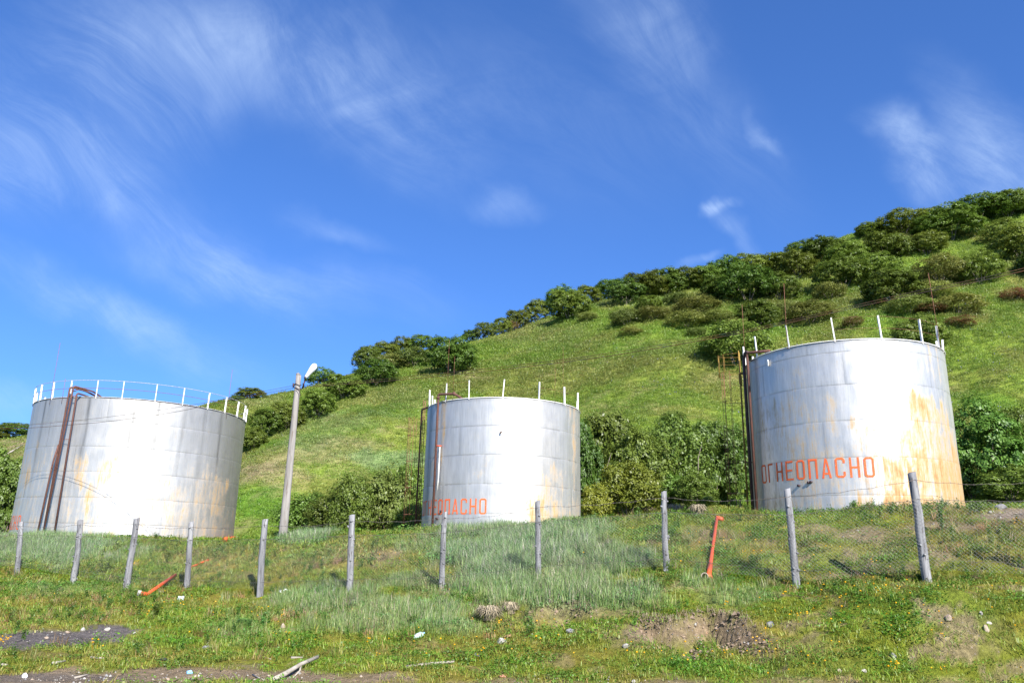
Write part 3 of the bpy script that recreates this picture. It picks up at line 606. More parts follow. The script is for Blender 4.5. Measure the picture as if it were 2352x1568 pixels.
def cage_ladder(P, T, root, phi, mat, z0_, zt_, platform):
    R = T['R']; lad = MB()
    for s in (-1, 1): MB().tube([P(phi+s*2.6, R+.28, z0_), P(phi+s*2.6, R+.28, zt_+.9)], .028 if platform else .02, 6).build('ladder_rail', mat, root)
    mb = MB(); z = z0_+.3
    while z < zt_: mb.tube([P(phi-2.6, R+.28, z), P(phi+2.6, R+.28, z)], .011, 5); z += .32
    mb.build('ladder_rungs', mat, root, kind='stuff')
    ce = P(phi, R+.30, 0)[:2]; od = (P(phi, R+1, 0)[:2]-P(phi, R, 0)[:2]); sd = np.array([-od[1], od[0]])
    hoop = lambda q_, rx, ry, z: np.array([*(ce+od*(.05+ry*math.sin(q_))+sd*rx*math.cos(q_)), z])
    z = z0_+1.6
    while z < zt_: MB().tube([hoop(math.pi*k/12, .38, .80, z) for k in range(13)], .010, 4).build('cage_hoop', M_rodm if z < zt_-1 else mat, root); z += 1.45
    for k in (2, 4, 6, 8, 10):
        MB().tube([hoop(math.pi*k/12, .38, .80, z0_+1.5-(.9 if k in (4, 6) else 0)), hoop(math.pi*k/12, .38, .80, zt_-.1)], .010, 4).build('cage_bar', M_rodm, root)
    if platform:
        mb = MB()
        for k in (3, 5, 6, 7, 9): mb.tube([hoop(math.pi*k/12, .40, .92, zt_-.35), hoop(math.pi*k/12, .40, .92, zt_+.75)], .010, 5)
        mb.tube([hoop(math.pi*k/12, .40, .92, zt_+.72) for k in range(13)], .009, 4); mb.tube([hoop(math.pi*k/12, .40, .92, zt_+.35) for k in range(13)], .007, 4)
        mb.tube([hoop(math.pi*k/12, .40, .92, zt_-.33) for k in range(13)], .009, 4)
        mb.build('ladder_guard', mat, root)
        for s in (-1, 1):
            MB().box(P(phi+s*2.6, R+.28, zt_-.5), (.10, .10, .5)).build('ladder_bracket', M_yel, root, smooth=False)
        MB().box(P(phi+3, R+.12, zt_-.25), (.3, .12, .10)).build('ladder_bracket', M_yel, root, smooth=False)
        for k in range(3): MB().tube([P(phi+7+k*1.6, R+.05, tp-.25+.18*k), P(phi+6.3+k*1.6, R+.07, tp+.5+.22*k)], .035, 6).build('rail_stub', M_white if k else M_yel, root)
cage_ladder(RP_, TR, RT, -87, M_yel, TR['base'], TR['top'], True)
cage_ladder(MP, TM, MT_, -97, M_rodm, TM['base'], TM['top']-.2, False)

# ------------------------------------------------------------------ fence
posts = [((-122, 1210), (-130, 1300), 26.6, .075), ((48, 1200), (40, 1308), 25.2, .075), ((185, 1195), (170, 1332), 24, .080), ((314, 1192), (290, 1354), 22.6, .085), ((440, 1200), (428, 1359), 21.5, .075),
         ((608, 1194), (596, 1366), 20, .080), ((809, 1184), (802, 1362), 18.8, .078), ((1021, 1178), (1015, 1356), 18, .062), ((1235, 1152), (1237, 1332), 17.5, .060), ((1524, 1130), (1531, 1314), 16.6, .062),
         ((1808, 1125), (1832, 1352), 15.4, .070), ((2093, 1087), (2130, 1327), 14.3, .078), ((2430, 1085), (2475, 1345), 13.6, .075)]
fr = empty('chain_link_fence', (0, 18, 0), 'chain-link fence with rough grey log posts crossing the bank below the tanks', 'fence')
PB = []
knot_n = [0, 7, 9, 10, 8, 1, 12, 8, 6, 10, 10, 2, 6]
for i, (t_, b_, Y, r) in enumerate(posts):
    B = at(*b_, Y); Tt = at(*t_, Y+rnd.uniform(-.08, .08)); gz = H(B[0], B[1])[0]; dr = (Tt-B)/np.linalg.norm(Tt-B)
    Bb = B-dr*.5; PB.append((B, Tt))
    n = 15; ns = 12; V = []; F = []
    for k in range(n):
        s = k/(n-1); c_ = Bb*(1-s)+Tt*s; c_ = c_+np.array([fbm(np.array([s*4+i*9]), np.array([1.]), 3)[0]-.5, 0, 0])*.05
        for j in range(ns):
            q_ = 2*math.pi*j/ns; rr = r*(1.08-.16*s)*(1+.13*(vnoise(np.array([j*.8+i*5.]), np.array([k*.9]), 4)[0]-.5))
            V.append(c_+np.array([math.cos(q_)*rr, math.sin(q_)*rr, (rnd.random()*.03+.02*math.cos(q_)) if k == n-1 else 0]))
    for k in range(n-1):
        for j in range(ns): F.append((k*ns+j, k*ns+(j+1) % ns, (k+1)*ns+(j+1) % ns, (k+1)*ns+j))
    F.append(tuple(range((n-1)*ns, n*ns)))
    mb = MB().add(V, F)
    for k in range(knot_n[i]):
        s = rnd.uniform(.22, .97); q_ = rnd.uniform(-2.9, .1); c_ = Bb*(1-s)+Tt*s; o_ = np.array([math.cos(q_), math.sin(q_), .3])
        mb.tube([c_+o_*r*.6, c_+o_*(r+rnd.uniform(.012, .034))], [.032, .014], 6)
    mb.build('post', M_wood, fr)
PB = np.array(PB)
def fence_line(hh, sag, name, mat, r, barbs=False, off=-.075):
    for i in range(len(PB)-1):
        A = PB[i, 0]*(1-hh[i])+PB[i, 1]*hh[i]; Bq = PB[i+1, 0]*(1-hh[i+1])+PB[i+1, 1]*hh[i+1]
        A = A+np.array([0, off, 0]); Bq = Bq+np.array([0, off, 0]); pts = []
        for k in range(13):
            s = k/12; p_ = A*(1-s)+Bq*s; p_ = p_-np.array([0, 0, sag*4*s*(1-s)*(1+.3*math.sin(i*3.))+.012*math.sin(k*2.1+i)]); pts.append(p_)
        mb = MB().tube(pts, r, 4)
        if barbs:
            L_ = np.linalg.norm(Bq-A); k = .1
            while k < L_:
                s = k/L_; j = min(int(s*12), 11); u_ = s*12-j; p_ = pts[j]*(1-u_)+pts[j+1]*u_; k += .12
                for dd in ((.012, .004, .014), (-.010, .004, .014)): mb.tube([p_-np.array(dd), p_+np.array(dd)], .0016, 3, cap=False)
        mb.build(name, mat, fr)
N_ = len(PB)
fence_line([.93]*N_, .06, 'barbed_wire', M_bwire, .0032, True)
fence_line([.74]*N_, .01, 'top_wire', M_bwire, .0036, False)
fence_line([.17]*N_, .0, 'bottom_wire', M_bwire, .0030, False)
for i in range(N_-1):
    A0 = PB[i, 0]*(1-.08)+PB[i, 1]*.08; A1 = PB[i, 0]*.24+PB[i, 1]*.76; B0 = PB[i+1, 0]*(1-.08)+PB[i+1, 1]*.08; B1 = PB[i+1, 0]*.24+PB[i+1, 1]*.76
    off = np.array([0, -.085, 0]); L_ = np.linalg.norm(B0-A0); hgt = 1.35; cell = .072; mb = MB()
    def pt(s, v):
        s = np.clip(s, 0, 1); sag = .07*4*s*(1-s)*v*(.4+.6*((i*37) % 10)/10)
        p_ = (A0*(1-s)+B0*s)*(1-v)+(A1*(1-s)+B1*s)*v+off; p_ = p_-np.array([0, 0, sag]); p_ = p_+np.array([0, .03*math.sin(s*9+i)*v, 0]); return p_
    for dirn in (1, -1):
        x0 = -hgt if dirn > 0 else 0.
        while x0 < (L_ if dirn > 0 else L_+hgt):
            seg = []
            for k in range(5):
                v = k/4; xx = x0+dirn*v*hgt
                seg.append((xx/L_, v))
            # clip the strand to the bay
            s0, s1 = seg[0][0], seg[-1][0]
            ta = 0.; tb = 1.
            if s1 != s0:
                t0_ = (0-s0)/(s1-s0); t1_ = (1-s0)/(s1-s0); ta = max(0, min(t0_, t1_)); tb = min(1, max(t0_, t1_))
            if tb-ta > .02:
                mb.tube([pt(s0+(s1-s0)*(ta+(tb-ta)*k/3), ta+(tb-ta)*k/3) for k in range(4)], .0014, 3, cap=False)
            x0 += cell
    mb.build('wire_mesh', M_wire, fr)

# ------------------------------------------------------------------ lamp pole and cables
PB0 = at(648, 1244, 29); PT = at(686, 862, 29.0)
pole = empty('lamp_pole', PB0, 'bare grey wooden pole with a white street lamp on a short rusty arm', 'lamp post')
n = 22; mb = MB(); pts = [PB0*(1-k/n)+PT*(k/n) for k in range(-1, n+1)]
mb.tube(pts, [.155-.055*max(k, 0)/n+.012*(fbm(np.array([k*.6]), np.array([2.]), 6)[0]-.5) for k in range(-1, n+1)], 16)
mb.build('pole', M_pole, pole)
mb = MB(); mb.tube([PT+np.array([-.02, 0, 0]), PT+np.array([-.05, 0, .09])], [.095, .05], 8, wob=.4); mb.build('pole_top', M_pole, pole)
LB = at(701, 868, 28.75); LTp = at(726, 836, 28.55)
arm0 = at(694, 892, 28.9)
MB().tube([arm0, at(699, 878, 28.85), LB], .024, 8).build('lamp_arm', M_rust, pole)
# lamp head: long drop-shaped housing
ax = (LTp-LB); La = np.linalg.norm(ax); ax /= La; sx = np.cross(ax, [0, -1, 0.2]); sx /= np.linalg.norm(sx); sy = np.cross(sx, ax)
V = []; F = []; prof = [(0, .03), (.03, .062), (.15, .075), (.35, .092), (.55, .118), (.72, .13), (.86, .12), (.95, .085), (1.0, .02)]
for (s, w) in prof:
    for j in range(16):
        q_ = 2*math.pi*j/16; V.append(LB+ax*s*La+sx*math.cos(q_)*w+sy*math.sin(q_)*w*.62)
for k in range(len(prof)-1):
    for j in range(16): F.append((k*16+j, k*16+(j+1) % 16, (k+1)*16+(j+1) % 16, (k+1)*16+j))
F.append(tuple(range(16))[::-1]); F.append(tuple(range(len(V)-16, len(V))))
MB().add(V, F).build('lamp_head', M_lamp, pole)
MB().tube([LB-ax*.02, LB+ax*.06], .05, 8).build('lamp_clamp', M_rustd, pole)
for py_ in (884, 893):
    c_ = at(684.5, py_, 29); MB().tube([c_+np.array([math.cos(q_)*.125, math.sin(q_)*.125, .03*math.sin(q_*2)]) for q_ in np.linspace(0, 6.3, 17)], .012, 5).build('wire_clamp', M_rustd, pole)
MB().tube([at(680, 893, 28.85), at(687, 898, 28.82), at(692, 912, 28.84)], .010, 5).build('lead_wire', M_rustd, pole)
MB().tube([at(696, 893, 28.9), at(697, 884, 28.8), at(699, 874, 28.82)], .010, 5).build('lead_wire', M_rustd, pole)
for s, xx in ((-1, 674), (1, 697)): MB().tube([at(xx, 880, 29), at(xx, 889, 29)], .035, 8).build('insulator', M_rustd, pole)
def cable(pts_l, label, r, grp):
    P_ = [at(*p) for p in pts_l]; out = []
    P_ = np.array(P_); tt = np.linspace(0, len(P_)-1, (len(P_)-1)*6+1)
    def cr(k, t):
        i = int(min(k, len(P_)-2)); g = lambda j: P_[min(max(j, 0), len(P_)-1)]
        p0, p1, p2, p3 = g(i-1), g(i), g(i+1), g(i+2); return .5*((2*p1)+(-p0+p2)*t+(2*p0-5*p1+4*p2-p3)*t*t+(-p0+3*p1-3*p2+p3)*t**3)
    for q_ in tt:
        i = min(int(q_), len(P_)-2); out.append(cr(i, q_-i))
    o = MB().tube(out, r, 5).build('overhead_cable', M_cable); return tag(o, label, 'cable', grp)
cable([(-420, 975, 39), (0, 977, 35.5), (165, 966, 34), (274, 954, 33), (395, 937, 31.8), (494, 920, 30.8), (603, 899, 29.8), (675, 885, 29.05)], 'upper of two thin cables sagging across the left tank to the pole', .007, 'cables strung from the lamp pole')
cable([(-420, 985, 39), (0, 984, 35.5), (165, 975, 34), (277, 964, 33), (395, 947, 31.8), (494, 927, 30.8), (603, 904, 29.8), (677, 890, 29.05)], 'lower of two thin cables sagging across the left tank to the pole', .009, 'cables strung from the lamp pole')
cable([(697, 885, 28.95), (875, 871, 27.6), (1148, 843, 25.6), (1400, 811, 23.9), (1700, 760, 22.2), (1900, 716, 21.3), (2100, 670, 20.4), (2352, 616, 19.4), (2900, 470, 17.6)], 'upper of two cables rising right from the lamp pole across the hillside', .007, 'cables strung from the lamp pole')
cable([(697, 888, 28.95), (875, 876, 27.6), (1148, 849, 25.6), (1400, 817, 23.9), (1700, 765, 22.2), (1900, 721, 21.3), (2100, 676, 20.4), (2352, 622, 19.4), (2900, 477, 17.6)], 'lower twisted cable rising right from the lamp pole across the hillside', .010, 'cables strung from the lamp pole')

# ------------------------------------------------------------------ bushes and trees
def leaf_mesh(name, centers, normals, size, mat, rg, shade):
    n = len(centers); nr = normals/np.linalg.norm(normals, axis=1)[:, None]
    a_ = np.cross(nr, rg.normal(size=(n, 3))); a_ /= np.linalg.norm(a_, axis=1)[:, None]; b_ = np.cross(nr, a_)
    s = size*rg.uniform(.6, 1.35, n); ax_ = a_*s[:, None]; bx = b_*(s*.62)[:, None]; dn = nr*(s*.12)[:, None]
    V = np.stack([centers-ax_, centers-bx+dn, centers+ax_, centers+bx+dn], 1).reshape(-1, 3)
    me = bpy.data.meshes.new(name); me.vertices.add(4*n); me.vertices.foreach_set('co', V.ravel()); me.loops.add(4*n); me.loops.foreach_set('vertex_index', np.arange(4*n))
    me.polygons.add(n); me.polygons.foreach_set('loop_start', np.arange(n)*4); me.update(calc_edges=True)
    at_ = me.attributes.new('leaf', 'FLOAT', 'POINT'); at_.data.foreach_set('value', np.repeat(np.clip(shade, 0, 1), 4)); me.materials.append(mat); return me
def crown(name, seed, mat, nleaf, lobes=11, size=.042, flat=1.0, clump=26, open_=0.):
    rg = np.random.default_rng(seed); L_ = []
    for k in range(lobes):
        u_ = 1-(k+.5)/lobes*1.35; q_ = k*2.39996+rg.uniform(-.35, .35); h_ = math.sqrt(max(0, 1-u_*u_)); sz = rg.uniform(.15, .215)*(1.15 if u_ > .3 else 1)
        rad = (.36+rg.uniform(-.05, .03))*h_; L_.append((rad*math.cos(q_), rad*math.sin(q_), max(.40+.40*u_*rg.uniform(.85, 1.1), .08), sz, sz*rg.uniform(.85, 1.1)))
    L_.append((0, 0, .36, .33, .34))
    lobes = len(L_)
    L_ = np.array(L_); nc = nleaf//clump; li = rg.integers(0, lobes, nc)
    d_ = rg.normal(size=(nc, 3)); d_[:, 2] = np.where(rg.random(nc) < .6, np.abs(d_[:, 2]), d_[:, 2]); d_ /= np.linalg.norm(d_, axis=1)[:, None]
    rs = rg.uniform(.82, 1.05, nc)[:, None]; cc_ = L_[li, :3]+d_*rs*np.stack([L_[li, 3], L_[li, 3], L_[li, 4]], 1)
    # drop clumps buried deep inside other lobes
    keep = np.ones(nc, bool)
    for (x, y, z, s1, s2) in L_:
        q_ = ((cc_[:, 0]-x)/s1)**2+((cc_[:, 1]-y)/s1)**2+((cc_[:, 2]-z)/s2)**2; keep &= ~((q_ < .55) & (rg.random(nc) < .8))
    keep &= cc_[:, 2] > -.12; cc_ = cc_[keep]; d_ = d_[keep]; cs = rg.random(len(cc_))
    C_ = np.repeat(cc_, clump, 0)+rg.normal(size=(len(cc_)*clump, 3))*C(.030, .030, .022)*(1+open_); D_ = np.repeat(d_, clump, 0)
    N_ = D_*1.15+C(0, 0, .45)+rg.normal(size=C_.shape)*.42; sh = np.repeat(cs, clump)*.55+rg.random(len(C_))*.45
    ok = C_[:, 2] > -.2
    return leaf_mesh(name, C_[ok], N_[ok], size, mat, rg, sh[ok])
def stems(name, seed, n=6, w=.007, top=.50):
    rg = random.Random(seed); mb = MB()
    for k in range(n):
        q_ = 2*math.pi*k/n+rg.uniform(-.3, .3); r_ = rg.uniform(.08, .22); pts = []
        for s in (0, .3, .6, 1.): pts.append((math.cos(q_)*(.02+r_*s**1.3)+rg.uniform(-.01, .01), math.sin(q_)*(.02+r_*s**1.3), -.06+(top+.06)*s*rg.uniform(.9, 1)))
        mb.tube(pts, [w*1.6, w*1.2, w*.9, w*.4], 5, cap=False)
    return mesh_from(name, mb.V, mb.F, M_trunk)
CR = {'d': [crown('crown', 10+k, M_leaf, 21000, 16+2*k, .0185, clump=26) for k in range(4)],
      'l': [crown('crown', 30+k, M_leafl, 10000, 18+k, .022, clump=14, open_=.6) for k in range(2)],
      'r': [crown('crown', 40, M_leafr, 6000, 15, .022, clump=14, open_=.5)],
      'n': [crown('crown', 50+k, M_leafb, 25000, 20+k*3, .0180, clump=28) for k in range(3)],
      'y': [crown('crown', 60, M_leafy, 12000, 17, .021, clump=18, open_=.5)],
      'm': [crown('crown', 70, M_leafl, 12000, 20, .022, clump=18, open_=.5), crown('crown', 71, M_leafm, 12000, 20, .021, clump=18, open_=.6)]}
ST = [stems('stems', k) for k in range(3)]; STN = [stems('stems', 8+k, 5, .008, .6) for k in range(2)]
# px, base py, width px, height px, kind, where it stands
B = [
 (28,1003,75,34,'d','at the far left skyline beside the left tank'), (-25,1012,70,36,'d','half cut by the left edge on the skyline'), (10,1205,105,150,'n','at the left edge behind the left tank'), (60,1190,70,110,'n','just behind the left rim of the left tank'), (-60,1200,110,160,'n','outside the left edge behind the tank'),
 (575,914,62,22,'d','low on the skyline just right of the left tank'), (738,862,58,18,'d','on the skyline behind the lamp head'), (546,922,30,14,'d','smallest on the skyline right of the left tank'),
 (843,832,58,42,'d','at the left end of the long skyline hedge'), (884,826,62,44,'d','second in the long skyline hedge'), (925,818,66,44,'d','third in the long skyline hedge'), (967,812,66,44,'d','at the right end of the long skyline hedge'),
 (1036,858,98,92,'d','alone and roundest above the middle tank, dark shadow at its foot'), (950,843,96,42,'l','pale, between the skyline hedge and the round bush'), (905,850,70,36,'l','pale, just left of the hedge foot'),
 (862,886,82,62,'d','at the top of the diagonal row on the spur'), (790,918,84,62,'d','second from the top of the diagonal row'), (728,960,70,70,'d','third in the diagonal row, nearest the pole on its right'), (655,985,76,60,'d','behind the pole in the diagonal row'), (610,1002,76,66,'d','left of the pole in the diagonal row'), (578,1038,62,60,'d','lowest in the diagonal row, touching the left tank'),
 (1080,778,34,22,'d','small, on the skyline just right of the round bush'), (1115,764,42,26,'d','small, second on the skyline right of the round bush'), (1152,752,44,24,'d','low, third on the skyline right of the round bush'), (1190,738,50,30,'d','on the bare stretch of skyline before the first wood'), (1234,722,52,38,'d','grey-green, left of the wood on the ridge'), (1170,752,44,14,'r','low reddish, on the skyline grass'),
 (1290,708,66,52,'d','leftmost on the crest of the wood'), (1308,734,84,72,'d','rounded, in front at the left end of the wood, shadow below'), (1350,704,66,50,'d','with bare twigs, second along the wood crest'), (1400,688,64,48,'d','third along the wood crest'), (1438,700,76,62,'d','dark, in the first clump of the wood'), (1480,684,84,62,'d','on the crest above the small round bush'), (1532,680,86,66,'d','with pale bare stems, in the wood'), (1575,668,80,56,'d','at the saddle of the ridge wood'), (1492,714,52,36,'d','small round, at the front of the wood'), (1350,738,50,20,'l','low pale, before the wood'),
 (1440,748,88,36,'l','low spreading, on the open slope under the wood'), (1500,735,80,26,'l','low spreading, second on the open slope'), (1450,772,54,20,'l','tiny, alone on the open slope'), (1600,724,110,36,'l','broad pale, right of the saddle'), (1580,752,100,26,'l','broad low, under the saddle'), (1560,700,70,26,'l','pale, tucked under the saddle'), (1650,745,90,30,'l','pale, left of the dark bush'), (1600,775,60,16,'l','thin, on the slope left of the right tank'),
 (1622,662,74,56,'d','first right of the saddle'), (1668,652,86,62,'d','second right of the saddle, on the crest'), (1722,642,86,58,'d','third right of the saddle, on the crest'), (1776,634,84,56,'d','fourth right of the saddle, on the crest'), (1650,684,70,50,'d','in the second row right of the saddle'), (1720,694,116,80,'d','large, in front of the crest row'), (1790,690,84,66,'d','right of the large bush under the crest'), (1836,640,80,66,'d','on the crest where the ridge steps up'), (1738,758,98,70,'d','dark and round, above the left side of the right tank'), (1690,772,60,40,'l','grey and twiggy, left of the dark round bush'),
 (1850,598,74,46,'d','on the crest left of the tall step'), (1898,600,92,58,'d','at the step of the skyline'), (1950,622,100,66,'d','broad, below the skyline step'), (1938,662,104,72,'d','broad, in front below the skyline step'), (2015,640,90,60,'d','in the middle of the right wood'), (2035,596,90,64,'d','behind, in the right wood'), (1995,546,56,36,'d','twiggy, first on the upper skyline'), (2075,536,100,50,'d','wide, second on the upper skyline'), (2068,590,60,50,'l','pale, between two dark ones in the right wood'), (2128,586,82,54,'d','bright round, at the lower edge of the right wood'), (2185,550,128,78,'d','biggest, on the upper skyline'), (2145,512,60,36,'d','behind the biggest on the skyline'), (2250,512,106,62,'d','third from the right on the skyline'), (2315,500,96,64,'d','second from the right on the skyline'), (2385,490,100,60,'d','cut by the right edge on the skyline'),
 (2350,600,110,90,'d','dark, at the right edge below the skyline'), (2312,560,76,60,'d','dark, left of the one at the right edge'), (2420,640,110,90,'d','outside the right edge on the slope'), (2052,704,124,88,'d','large with yellow top, above the right tank'), (2160,650,124,62,'l','twiggy pale, right of the large one'), (2252,652,82,76,'d','pointed, alone near the right edge'), (2140,690,110,40,'l','low, under the pointed one'),
 (1860,742,120,46,'l','low broad, above the railing of the right tank'), (1905,688,80,36,'l','low, at the foot of the right wood'), (1800,730,70,34,'l','low, right of the dark round bush'), (2090,722,110,40,'l','low, behind the cable above the right tank'), (2200,720,120,34,'l','low, along the cable near the right edge'), (2010,668,60,22,'l','small, between clumps of the right wood'),
 (1690,838,138,92,'m','broad, just left of the top of the right tank'), (2116,812,104,84,'n','dark, behind the railing of the right tank'), (1958,754,48,26,'r','reddish, behind the railing posts of the right tank'), (2205,752,60,22,'r','reddish, right of the right tank'), (2330,692,64,28,'r','reddish, near the right edge above the cable'), (2140,722,60,20,'r','reddish tip behind the right tank'), (1550,968,70,18,'l','low, alone on the slope above the tree clump'),
 (2265,1090,150,150,'n','big, right of the right tank'), (2350,1075,130,130,'n','big, cut by the right edge beside the right tank'), (2235,1152,110,90,'n','low front, touching the right tank'), (2325,1158,120,80,'n','low front, at the right edge by the fence'), (2450,1100,150,160,'n','outside the right edge beside the tanks'),
 (1395,1125,150,148,'n','tallest in the clump between middle and right tank, grey trunk'), (1342,1130,90,120,'n','touching the right side of the middle tank'), (1465,1132,120,120,'n','dark, right of the tallest tree'), (1442,1160,120,90,'y','yellow-green and feathery, in front of the clump'), (1560,1140,130,150,'m','with pale thin trunks, in the middle of the clump'), (1535,1156,90,60,'n','low dark, at the front of the clump'), (1635,1140,120,145,'n','rounded, at the right of the clump'), (1600,1158,90,60,'n','low, under the pale trunks'), (1695,1140,90,130,'n','behind the cage ladder of the right tank'), (1370,1158,60,40,'y','small, yellow-green, by the middle tank'),
 (700,1196,110,62,'m','low yellow-green, right of the lamp pole'), (752,1202,90,70,'n','dark, second right of the lamp pole'), (802,1192,104,112,'m','tall light green, halfway from pole to middle tank'), (885,1185,112,120,'m','twiggy olive, left of the middle tank'), (935,1170,90,110,'m','behind the cage ladder of the middle tank'), (860,1206,80,50,'n','low dark, in front of the olive one'), (940,1206,80,60,'m','low, at the foot of the middle tank'), (725,1180,80,50,'n','dark, behind the low yellow-green one'),
]
names = {'d': ('alder bush', 'dark green bush'), 'l': ('low shrub', 'olive shrub'), 'r': ('low shrub', 'rust-coloured shrub'), 'n': ('leafy tree', 'leafy green tree'), 'y': ('willow bush', 'bush'), 'm': ('leafy bush', 'leafy bush')}
for i, (px, py, w, h, kd, where) in enumerate(B):
    g = hit(px, py)
    if kd in 'nym' and py > 1000:       # the clumps on the flat behind the tanks
        Y = {True: 60, False: 52}[px < 1000 or px > 2200]; Y = 58+rnd.uniform(-3, 3) if px < 1000 or px > 2200 else 51+rnd.uniform(-2.5, 3.0)
        if py > 1150: Y -= 3
        if kd == 'y': Y -= 4; h *= .85
        if 1300 < px < 1750: h *= 1.16
        if 600 < px < 1000: h *= .82; w *= .92
        g = at(px, py, Y); g[2] = H(g[0], g[1])[0]
    if g is None:
        a_ = ray(px, py); g = None
        for yy in np.arange(170, 60, -.5):
            x_ = a_[0]/a_[1]*yy; z_ = H(x_, yy)[0]; ppx, ppy = proj(np.array([[x_, yy, z_]]))
            if g is None or ppy[0] < best: g = np.array([x_, yy, z_]); best = ppy[0]
    dist = (g-CAM)@f_; W = w/FPX*dist*(1.16 if kd != 'l' else .95); ppx, ppy = proj(g[None, :]); Hh = (ppy[0]-(py-h))/FPX*dist*1.16
    Hh = max(Hh*(.92 if kd == 'd' else 1), .42*W)
    lst = CR[kd]; me = lst[i % len(lst)]
    nm, adj = names[kd]; tree = kd == 'n' and py > 1000
    root = empty('tree' if tree else 'bush' if kd in 'dmy' else 'shrub', (g[0], g[1], g[2]-.06*Hh), adj+' '+where, 'tree' if tree else 'bush', {'d': 'bushes on the hill', 'l': 'low shrubs on the hill', 'r': 'reddish shrubs on the hill'}.get(kd, 'greenery at the foot of the hill'))
    root.rotation_euler = (0, 0, rnd.uniform(0, 6.28)); root.scale = (W, W*rnd.uniform(.85, 1.1), Hh)
    c_ = bpy.data.objects.new('crown', me); COL.objects.link(c_); c_.parent = root
    s_ = bpy.data.objects.new('trunk', (STN if kd in 'nm' else ST)[i % 2]); COL.objects.link(s_); s_.parent = root
# two pale trunks seen in the clump between the tanks
for (px, py0, py1, Y) in ((1601, 1110, 1050, 47.5), (1392, 1105, 1070, 46.5)):
    A = at(px-4, py0+20, Y); A[2] = H(A[0], A[1])[0]-.1; Bp = at(px+3, py1, Y+.4)
    t_ = MB().tube([A, A*.5+Bp*.5+np.array([.05, 0, 0]), Bp, Bp+np.array([.25, 0, .8])], [.045, .035, .02, .006], 7).build('bare_tree', M_trunk)
    tag(t_, {1601: 'pale bare trunk leaning right among the trees near the right tank', 1392: 'short grey trunk under the tallest tree of the clump', 1540: 'thin grey trunk in the middle of the tree clump'}[px], 'tree trunk')

# ------------------------------------------------------------------ pipes and loose things on the ground
def gp(px, py, dz=0.): 
    g = hit(px, py); return g+np.array([0, 0, dz])
A = gp(1628, 1336, .08); Bq = gp(1647, 1200, .12)
rp = empty('red_pipe', A, 'long orange-red pipe lying up the bank between two fence posts', 'pipe')
mid = [A*(1-s)+Bq*s for s in (0, .18, 1)]
for k in range(1, 3): mid[k][2] = max(mid[k][2], H(mid[k][0], mid[k][1])[0]+.08)
MB().tube([A+np.array([.0, 0, .02]), mid[1], Bq], .040, 12).build('pipe_run', M_red, rp)
MB().tube([A+np.array([.06, .0, -.08]), A+np.array([0.02, .05, .06]), mid[1]], .052, 12).build('elbow', M_red, rp)
MB().tube([Bq-np.array([.02, 0, .0]), Bq+np.array([.12, 0, -.03]), Bq+np.array([.17, .0, -.12])], .060, 12).build('bent_end', M_red, rp)
def ring(c_, nrm, ro, ri, dep, name, mat, parent):
    nrm = np.array(nrm, float)/np.linalg.norm(nrm); a_ = np.cross(nrm, [0, 0, 1.]); a_ /= np.linalg.norm(a_); b_ = np.cross(nrm, a_); V = []; F = []; n = 16
    for (r_, d_) in ((ro, -dep), (ro, 0), (ri, 0), (ri, -dep)):
        for j in range(n): q_ = 2*math.pi*j/n; V.append(np.array(c_)+a_*math.cos(q_)*r_+b_*math.sin(q_)*r_+nrm*d_)
    for k in range(3):
        for j in range(n): F.append((k*n+j, k*n+(j+1) % n, (k+1)*n+(j+1) % n, (k+1)*n+j))
    MB().add(V, F).build(name, mat, parent)
    V2 = [np.array(c_)+a_*math.cos(2*math.pi*j/n)*ri+b_*math.sin(2*math.pi*j/n)*ri-nrm*dep for j in range(n)]
    MB().add(V2, [tuple(range(n))]).build('dark_mouth', M_black, parent)  # black disc stands in for the shade inside the open pipe
ring(A+np.array([-.10, -.10, .03]), (-.25, -1, .1), .072, .052, .12, 'flange', noisy('bare steel end', (.24, .20, .16), (.32, .27, .22), 9, .6), rp)
A = gp(318, 1375, .10); Bq = gp(402, 1328, .10)
lp = empty('red_pipe', A, 'orange-red pipe lying aslant in the grass below the left tank', 'pipe')
MB().tube([A+np.array([.16, .04, .0]), Bq], .042, 12).build('pipe_run', M_red, lp)
MB().tube([A+np.array([-.02, -.02, .04]), A+np.array([.19, .03, .02])], .055, 12).build('end_piece', M_red, lp)
ring(A+np.array([-.03, -.03, .045]), (-1, -.5, .1), .07, .05, .08, 'flange', M_rockw, lp)
A = gp(516, 1246, .10); Bq = gp(546, 1240, .22)
o = MB().tube([A, A*.5+Bq*.5, Bq], .09, 10).build('red_pipe', M_red); tag(o, 'short orange-red pipe end at the right foot of the left tank', 'pipe')
A = gp(437, 1304, .03); Bq = gp(478, 1288, .03)
o = MB().tube([A, Bq], .035, 8).build('red_pipe', M_red); tag(o, 'thin red pipe nearly buried in grass behind the fourth post', 'pipe')

def rock(px, py, w, h, mat, label, cat='stone', name='rock', seed=0, group=None):
    g = gp(px, py); dist = (g-CAM)@f_; W = w/FPX*dist; Hh = h/FPX*dist; rg = random.Random(seed+int(px)); bm = bmesh.new(); bmesh.ops.create_icosphere(bm, subdivisions=2, radius=.5)
    ax3 = [Vector((rg.gauss(0, 1), rg.gauss(0, 1), rg.gauss(0, 1))).normalized() for _ in range(9)]; th3 = [rg.uniform(.28, .44) for _ in range(9)]
    for v in bm.verts:
        for a_, t_ in zip(ax3, th3):
            d_ = v.co.dot(a_)
            if d_ > t_: v.co -= a_*(d_-t_)
        v.co = Vector((v.co.x*W, v.co.y*W*.8, v.co.z*Hh*1.3))+Vector((g[0], g[1], g[2]+Hh*.35))
    me = bpy.data.meshes.new(name); bm.to_mesh(me); bm.free(); me.materials.append(mat); return tag(link(name, me), label, cat, group)
